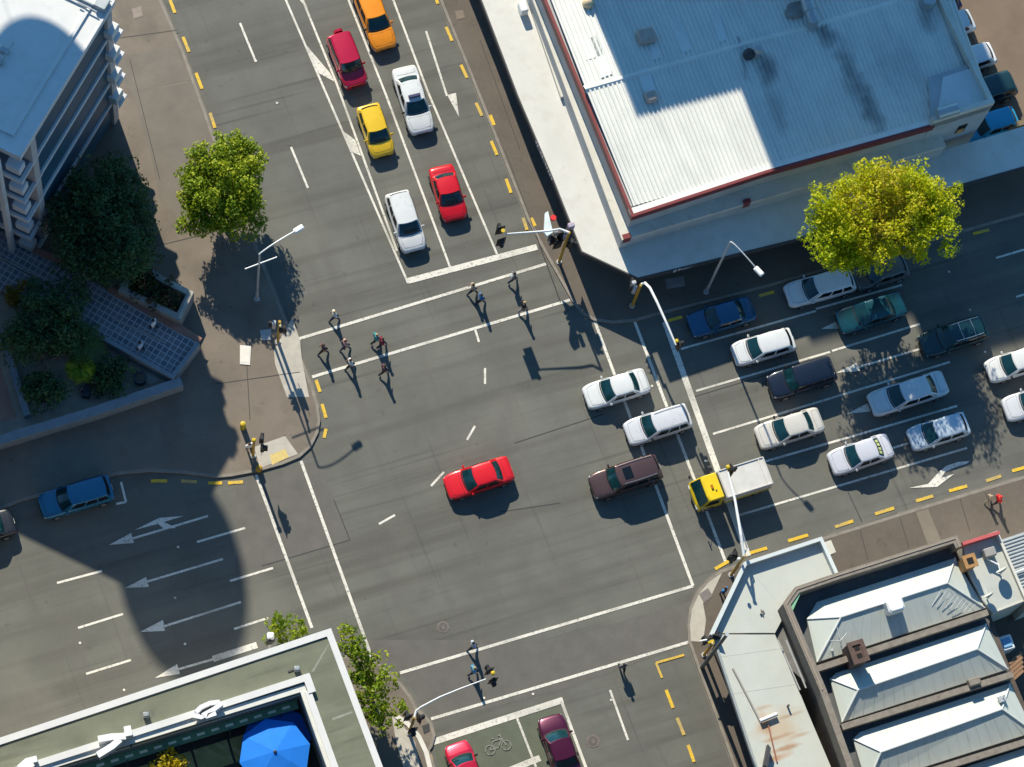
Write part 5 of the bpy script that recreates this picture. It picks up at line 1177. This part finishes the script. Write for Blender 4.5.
q = P(167, 775, FL); tree('courtyard_shrub', 'golden yellow shrub in the courtyard of the parapet building', q, [(P(167, 767, HR-1.0), (1.1, 1.0, .8)), (P(180, 772, HR-1.1), (.6, .7, .6))], 44, 26, .19, lm_gold, .3, 51, 'shrub', trunk_r=.07, z0=FL)

# --- corner shop canopy roof and brick building, lower right
paler = mat('pale grey-green canopy roof', (0.50, 0.515, 0.47), 0.6, 0.05, 0.5); add_layer(paler, (0.48, 0.47, 0.41), 1.2, .52, .74, amount=.5)
root = empty('corner_veranda', P(730, 600, 0), 0, 'pale flat veranda roof wrapping the lower right street corner', 'veranda')
HC = 3.3
up_ = [(745, 564), (821, 538), (837, 575), (797, 590), (786, 612), (775, 633), (712, 633)]
MB().prism(PX(up_, HC), HC-.25, HC).out('roof', paler, root)
MB().prism(PX([(713, 634.5), (775, 634.5), (800, 694), (831, 767), (880, 880), (800, 880), (757, 767)], HC-.05), HC-.3, HC-.05).out('roof', paler, root)
lower = root.children[-1] if root.children[-1].name.startswith('roof') else [o for o in root.children if o.name.startswith('roof')][-1]
rusty = paler.copy(); rusty.name = 'rust stained canopy roof'; lower.data.materials[0] = rusty
MB().strip(PX([(839, 574), (822, 536.5), (744, 562), (710, 634)], HC+.5), .24, HC-.26, HC+.5).out('upstand', mat('pale blue grey upstand', (0.58, 0.62, 0.62), 0.6, 0.06), root)
MB().strip(PX([(711, 634), (755, 767), (796, 882)], HC+.02), .16, HC-.35, HC+.08).out('edge_trim', mat('grey edge', (0.30, 0.33, 0.33), 0.6, 0.1), root)
for a, b, zs in (((716, 633), (773, 632.5), HC), ((719, 657), (783, 648), HC-.05), ((731, 694), (797, 684), HC-.05), ((756, 577), (786, 612), HC)): MB().strip(PX([a, b], zs), .03, zs-.1, zs+.008, centre=True).out('roof_seam', mat('grey seam', (0.46, 0.465, 0.43), 0.7), root)
rust = mat('rusty roof sheet', (0.46, 0.34, 0.21), 0.85, 0.12, 1.5); add_layer(rust, (0.49, 0.48, 0.42), 1.6, .40, .62, rot=-16, sx=.35, sy=2.6, amount=.9, detail=8); add_layer(rust, (0.33, 0.18, 0.09), 4.0, .58, .70, rot=-16, sx=.3, sy=3, amount=.7, detail=8)
for (x, y), rr, col_, am in (((778, 728), (2.1, 1.7), (0.48, 0.36, 0.23), .7), ((764, 722), (.5, 1.1), (0.42, 0.22, 0.10), .7), ((786, 748), (1.5, .22), (0.36, 0.19, 0.09), .8), ((776, 738), (1.6, .18), (0.38, 0.20, 0.10), .7), ((788, 716), (1.4, .16), (0.36, 0.22, 0.13), .6), ((800, 735), (.9, .18), (0.40, 0.24, 0.14), .6), ((776, 758), (1.3, .3), (0.44, 0.20, 0.08), .75), ((762, 708), (.9, .15), (0.40, 0.26, 0.16), .5)):
    stain(rusty, lower, P(x, y, HC-.05), rr, A_ANG, col_, am)
b = MB(); b.strip(PX([(733, 668), (761, 722)], HC+.1), .1, HC-.05, HC+.08, centre=True); b.out('roof_pipe', conc_dark, root)
MB().tube([P(760, 721, HC+.2), P(777, 714, HC+.2)], .13, 10).out('pipe_end', whitem, root)
b = MB(); b.tube([P(768, 724, HC+.02), P(777, 762, HC+.02)], .05, 6); b.out('roof_pipe', mat('rusty pipe', (0.30, 0.12, 0.08), 0.8), root)
p = P(788, 706, HC+.1); b = MB(); b.tube([p-Vector((0, 0, .2)), p+Vector((0, 0, .25))], .07, 8); b.out('roof_vent', darkf, root)
p = P(762, 612, HC+.1); b = MB(); b.box(p, (.35, .08, .12), .8); b.box(p, (.08, .35, .12), .3); b.out('antenna', conc_dark, root)
MB().prism(PX([(822, 543), (831, 540), (836, 552), (827, 556)], HC+.1), HC-.6, HC+.1).out('side_box', mat('cream box', (0.58, 0.55, 0.47), 0.8, 0.05), root)
MB().prism(PX([(768, 744), (764, 765), (768, 767), (771, 748)], HC+.6), HC-.05, HC+.6).out('roof_hatch', darkf, root)
for x, y in ((720, 640), (748, 572), (815, 548), (760, 757)):
    q = P(x, y, HC-.3); MB().tube([Vector((q.x, q.y, KZ)), Vector((q.x, q.y, HC-.26))], .07, 8).out('post', darkf, root)
inner = PX([(760, 640), (778, 612), (792, 598), (832, 585), (870, 640), (850, 720)], HC)
MB().prism(inner, KZ, HC-.3).out('shopfront', mat('shopfront', (0.16, 0.15, 0.14), 0.7, 0.2), root)

root = empty('brick_building', P(870, 700, 0), 0, 'brown parapet building with three pale hipped roofs in rows', 'building')
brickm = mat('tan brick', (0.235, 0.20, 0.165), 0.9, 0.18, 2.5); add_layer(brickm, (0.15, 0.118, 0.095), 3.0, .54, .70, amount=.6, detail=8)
HP = 5.2
par = PX([(962, 546), (957, 535), (836, 573), (795, 587), (783, 604), (820, 691), (850, 775), (890, 885)], HP)
body = par[1:]+PX([(1100, 885), (1012, 672), (990, 612)], 3.8)
MB().prism(body, 0, 3.7).out('wall', mat('gap shade brick', (0.10, 0.075, 0.06), 0.9, 0.2, 2.0), root)  # brick darkened to stand for shade in the gap beside the veranda
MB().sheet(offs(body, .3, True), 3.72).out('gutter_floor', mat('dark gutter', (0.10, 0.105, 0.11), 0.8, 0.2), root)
MB().strip(par, .44, 3.65, HP).out('parapet', brickm, root)
MB().strip(offs(par[:-2], .12), .10, HP-.01, HP+.05).out('parapet_cap', mat('parapet cap', (0.30, 0.25, 0.20), 0.9, 0.15), root)
MB().strip(PX([(800, 589), (790, 611)], HP-.1), .3, HP-.2, HP-.08, centre=True).out('gutter', mat('pale green gutter', (0.22, 0.46, 0.27), 0.6, 0.08), root)
for w_ in ([(816, 669), (988, 612)], [(842, 727), (1013, 674)], [(869, 790), (1050, 734)]):
    MB().strip(PX(w_, 4.75), .40, 3.6, 4.75, centre=True).out('party_wall', brickm, root)
hipm = mat('pale hipped metal roof', (0.50, 0.53, 0.485), 0.5, 0.04, 0.6); add_layer(hipm, (0.36, 0.37, 0.33), 2.2, .56, .74, rot=70, sx=.12, sy=2.2, amount=.35, detail=8); add_layer(hipm, (0.43, 0.455, 0.41), 1.4, .50, .72, rot=70, sx=.2, sy=1.5, amount=.5)
capm = mat('roof ridge flashing', (0.62, 0.64, 0.63), 0.5, 0.05)
ZE, ZR = 4.1, 4.85
def hip(eave, rl, rr):
    e = [P(x, y, ZE) for x, y in eave]; l = P(*rl, ZR); r = P(*rr, ZR)   # eave: W-bottom, W-top, chamfer, NE, SE
    sw2, nw1, nw2, ne, se = e; V = [sw2, nw1, nw2, ne, se, l, r]
    V2 = [v-Vector((0, 0, .3)) for v in V[:5]]
    V += V2
    F = [(0, 4, 6, 5), (4, 3, 6), (3, 2, 5, 6), (2, 1, 5), (1, 0, 5), (0, 7, 11, 4), (4, 11, 10, 3), (3, 10, 9, 2), (2, 9, 8, 1), (1, 8, 7, 0)]
    o = obj('hipped_roof', V, [tuple(f) for f in F], hipm, root)
    m_ = MB(); up0 = Vector((0, 0, .03))
    m_.tube([l+up0, r+up0], .075, 6)
    for c_ in (sw2, nw1): m_.tube([c_+up0, l+up0], .06, 6)
    for c_ in (ne, se): m_.tube([c_+up0, r+up0], .06, 6)
    m_.out('ridge_flashing', capm, o)
    sm_ = MB()
    for i in range(1, 16):
        t = i/16; a = sw2.lerp(se, t); b_ = l.lerp(r, max(0, min(1, (t-.08)/.80)))
        sm_.tube([a+Vector((0, 0, .012)), a.lerp(b_, .97)+Vector((0, 0, .004))], .009, 4)
        a = nw2.lerp(ne, t); sm_.tube([a+Vector((0, 0, .012)), a.lerp(b_, .97)+Vector((0, 0, .004))], .009, 4)
    sm_.out('roof_seam', hipm, o)
    return o
h1_ = hip([(817, 662), (807, 619), (817, 602), (955, 558), (985, 608)], (841, 617), (947, 583))
h2_ = hip([(842, 722), (830, 679), (836, 673), (986, 624), (1008, 669)], (858, 690), (977, 649))
h3_ = hip([(867, 785), (853, 739), (860, 732), (1010, 683), (1034, 732)], (881, 752), (1002, 709))
h4_ = hip([(893, 850), (879, 800), (886, 793), (1036, 744), (1060, 793)], (907, 812), (1028, 770))
rackm = mat('pale battens', (0.60, 0.62, 0.62), 0.5)
b = MB()
for i in range(9):
    x = 938+i*4.2; b.tube([P(x+4, 589+i*1.9, 4.85), P(x-6+i*.4, 606+i*1.2-i*.5, 4.5)], .02, 4)
b.out('roof_battens', rackm, root)
p = P(894, 606, 5.2); b = MB(); b.bevbox(p, (1.15, .95, 1.0), .12, A_ANG); b.out('roof_vent', whitem, root)
# red brick chimney with two flues
p = P(858, 652, 5.9); ch = MB(); ch.box(p-Vector((0, 0, 1.1)), (1.0, 1.35, 2.3), A_ANG); ch.strip([(p+Matrix.Rotation(A_ANG, 3, 'Z') @ Vector(v)).xy for v in ((-.56, -.74, 0), (.56, -.74, 0), (.56, .74, 0), (-.56, .74, 0))], .28, p.z, p.z+.14, closed=True)
cho = ch.out('chimney', mat('red brown brick', (0.11, 0.068, 0.055), 0.9, 0.2, 3.0), root)
b = MB()
for s in (-.28, .28): q = p+Matrix.Rotation(A_ANG, 3, 'Z') @ Vector((0, s, .06)); b.box(q, (.34, .34, .04), A_ANG)
b.out('flue_opening', mat('soot black', (0.008, 0.008, 0.008), 0.9), cho)
b = MB()
for a, c_ in (((837, 627), (841, 642)), ((841, 640), (847, 633)), ((830, 641), (841, 641))): b.tube([P(*a, 4.9), P(*c_, 4.7)], .025, 4)
b.tube([P(832, 650, 4.2), P(832, 650, 4.6)], .08, 6); b.out('antenna', rackm, root)
p = P(1002, 699, 4.8); b = MB(); b.box(p, (.5, .4, .25), .3); b.tube([p, p+Vector((.1, .2, .5))], .03, 6); b.out('antenna', galv, root)
p = P(974, 682, 4.9); b = MB(); b.bevbox(p, (.8, .5, .5), .05, A_ANG); b.out('wall_pier', brickm, root)
for k in range(2):
    wp = MB(); wall_panels(wp, par[4], par[6], 3.8, 5.6, 5, .5, out=.03); 
wp = MB(); wall_panels(wp, par[3], par[1], 3.8, 5.4, 6, .5, out=.03)
b = MB()
for a, c_ in (((778, 640), (800, 690)), ((786, 640), (806, 688)), ((800, 695), (825, 757))): b.tube([P(*a, 3.0), P(*c_, 3.0)], .06, 6)
b.out('pipe', galv, root)
p = P(815, 690, 6.0)

# --- flat roofed neighbour with dishes
root = empty('flat_roof_shop', P(990, 580, 0), 0, 'small flat roofed shop with red front edge and dish shadows', 'building')
flt = mat('pale grey flat roof', (0.46, 0.47, 0.43), 0.7, 0.07, 0.8)
HN = 4.4
fr = PX([(963, 543), (997, 531), (1027, 600), (994, 613), (983, 600), (969, 571)], HN)
MB().prism(fr, 0, HN).out('wall', creamw, root)
MB().sheet(offs(fr, .02, True), HN+.006).out('roof', flt, root)
MB().strip(PX([(999, 530.5), (962, 542)], HN+.75), .22, HN-.3, HN+.75).out('red_fascia', mat('pinkish red fascia', (0.52, 0.10, 0.10), 0.6, 0.1), root)
MB().strip(PX([(1028, 600), (998, 531)], HN+.35), .18, HN-.2, HN+.35).out('parapet', creamw, root)
MB().strip(PX([(996, 612), (1027, 600)], HN+.05), .1, HN-.1, HN+.06).out('roof_edge', creamw, root)
orange = mat('orange brick', (0.38, 0.20, 0.075), 0.85, 0.15, 3.0)
p = P(970, 561, 5.6); ch = MB(); ch.box(p-Vector((0, 0, .7)), (.75, .75, 1.5), A_ANG); ch.box(p, (.9, .9, .16), A_ANG); cho = ch.out('chimney', orange, root)
b = MB(); b.box(p+Vector((0, 0, .09)), (.42, .42, .03), A_ANG); b.out('flue_opening', MATS['soot black'], cho)
p = P(989, 553, HN+.4); b = MB(); b.bevbox(p, (.8, .6, .7), .05, A_ANG); b.out('air_conditioner', conc_dark, root)
b = MB(); b.tube([P(987, 559, HN+.5), P(999, 565, HN+.5)], .06, 6); b.out('roof_pipe', whitem, root)
p = P(1003, 632, HN-.5)
def dish(px, z, lab, r=.78):
    c = P(*px, z); rt = empty('satellite_dish', Vector((c.x, c.y, HN)), 0, lab, 'satellite dish', 'satellite dishes on the flat roof')
    ax = Vector((-.5, .84, .22)).normalized(); a = ax.orthogonal().normalized(); bb_ = ax.cross(a); V = [c-ax*.14]; F = []
    for k, (rr, dd) in enumerate(((r*.5, -.10), (r, .05))): V += [c+ax*dd+(a*math.cos(2*math.pi*i/20)+bb_*math.sin(2*math.pi*i/20))*rr for i in range(20)]
    F += [(0, 1+i, 1+(i+1) % 20) for i in range(20)]+[(1+i, 21+i, 21+(i+1) % 20, 1+(i+1) % 20) for i in range(20)]
    obj('reflector', V, F, flt, rt, smooth=True)
    MB().tube([c-ax*.1, Vector((c.x+.05, c.y-.1, HN+.2)), Vector((c.x+.05, c.y-.1, HN))], .05, 6).out('mast', galv, rt)
    MB().tube([c-bb_*r*.9, c+ax*.55], .02, 5).out('feed_arm', galv, rt)
dish((1002, 570), HN+.85, 'upper grey satellite dish on the flat roof', .44); dish((989, 595), HN+.75, 'lower grey satellite dish near the hipped roof end', .38)
root = empty('corrugated_shed', P(1040, 560, 0), 0, 'grey corrugated roof at the right edge beside the flat roof', 'building')
ca, cb, cc_, cd_ = P(1000, 540, 4.2), P(1030, 607, 4.0), P(1110, 580, 4.2), P(1080, 513, 4.4)
corrugated(ca, cb, cc_, cd_, 21, .07).out('roof', mat('weathered grey iron', (0.40, 0.42, 0.42), 0.6, 0.12, 0.8), root)
MB().prism([v.xy for v in (ca, cb, cc_, cd_)], 0, 3.8).out('wall', creamw, root)
b = MB(); b.tube([P(1014, 573, 4.35), P(1040, 563, 4.45)], .07, 6); b.out('roof_pipe', whitem, root)
p = P(1004, 645, 2.2); b = MB(); b.bevbox(p, (.9, 1.0, 1.4), .06, A_ANG); o = tag(b.out('water_tank', whitem), 'white tank with blue lid in the dark yard', 'tank')
b = MB(); b.bevbox(p+Vector((0, 0, .74)), (.6, .6, .08), .02, A_ANG); b.out('lid', mat('blue lid', (0.2, 0.4, 0.62), 0.5), o)
p = P(1015, 668, 2.0); b = MB()
for i in range(5): b.box(p+Vector((.0, (i-2)*.3, .3)), (1.2, .2, .08), A_ANG+.4)
for s in (-.5, .5): b.box(p+Vector((s, 0, .15)), (.1, 1.4, .25), A_ANG+.4)
o = tag(b.out('pallet', mat('weathered timber', (0.28, 0.16, 0.09), 0.9, 0.2, 3.0)), 'brown timber pallet leaning in the dark yard', 'pallet')
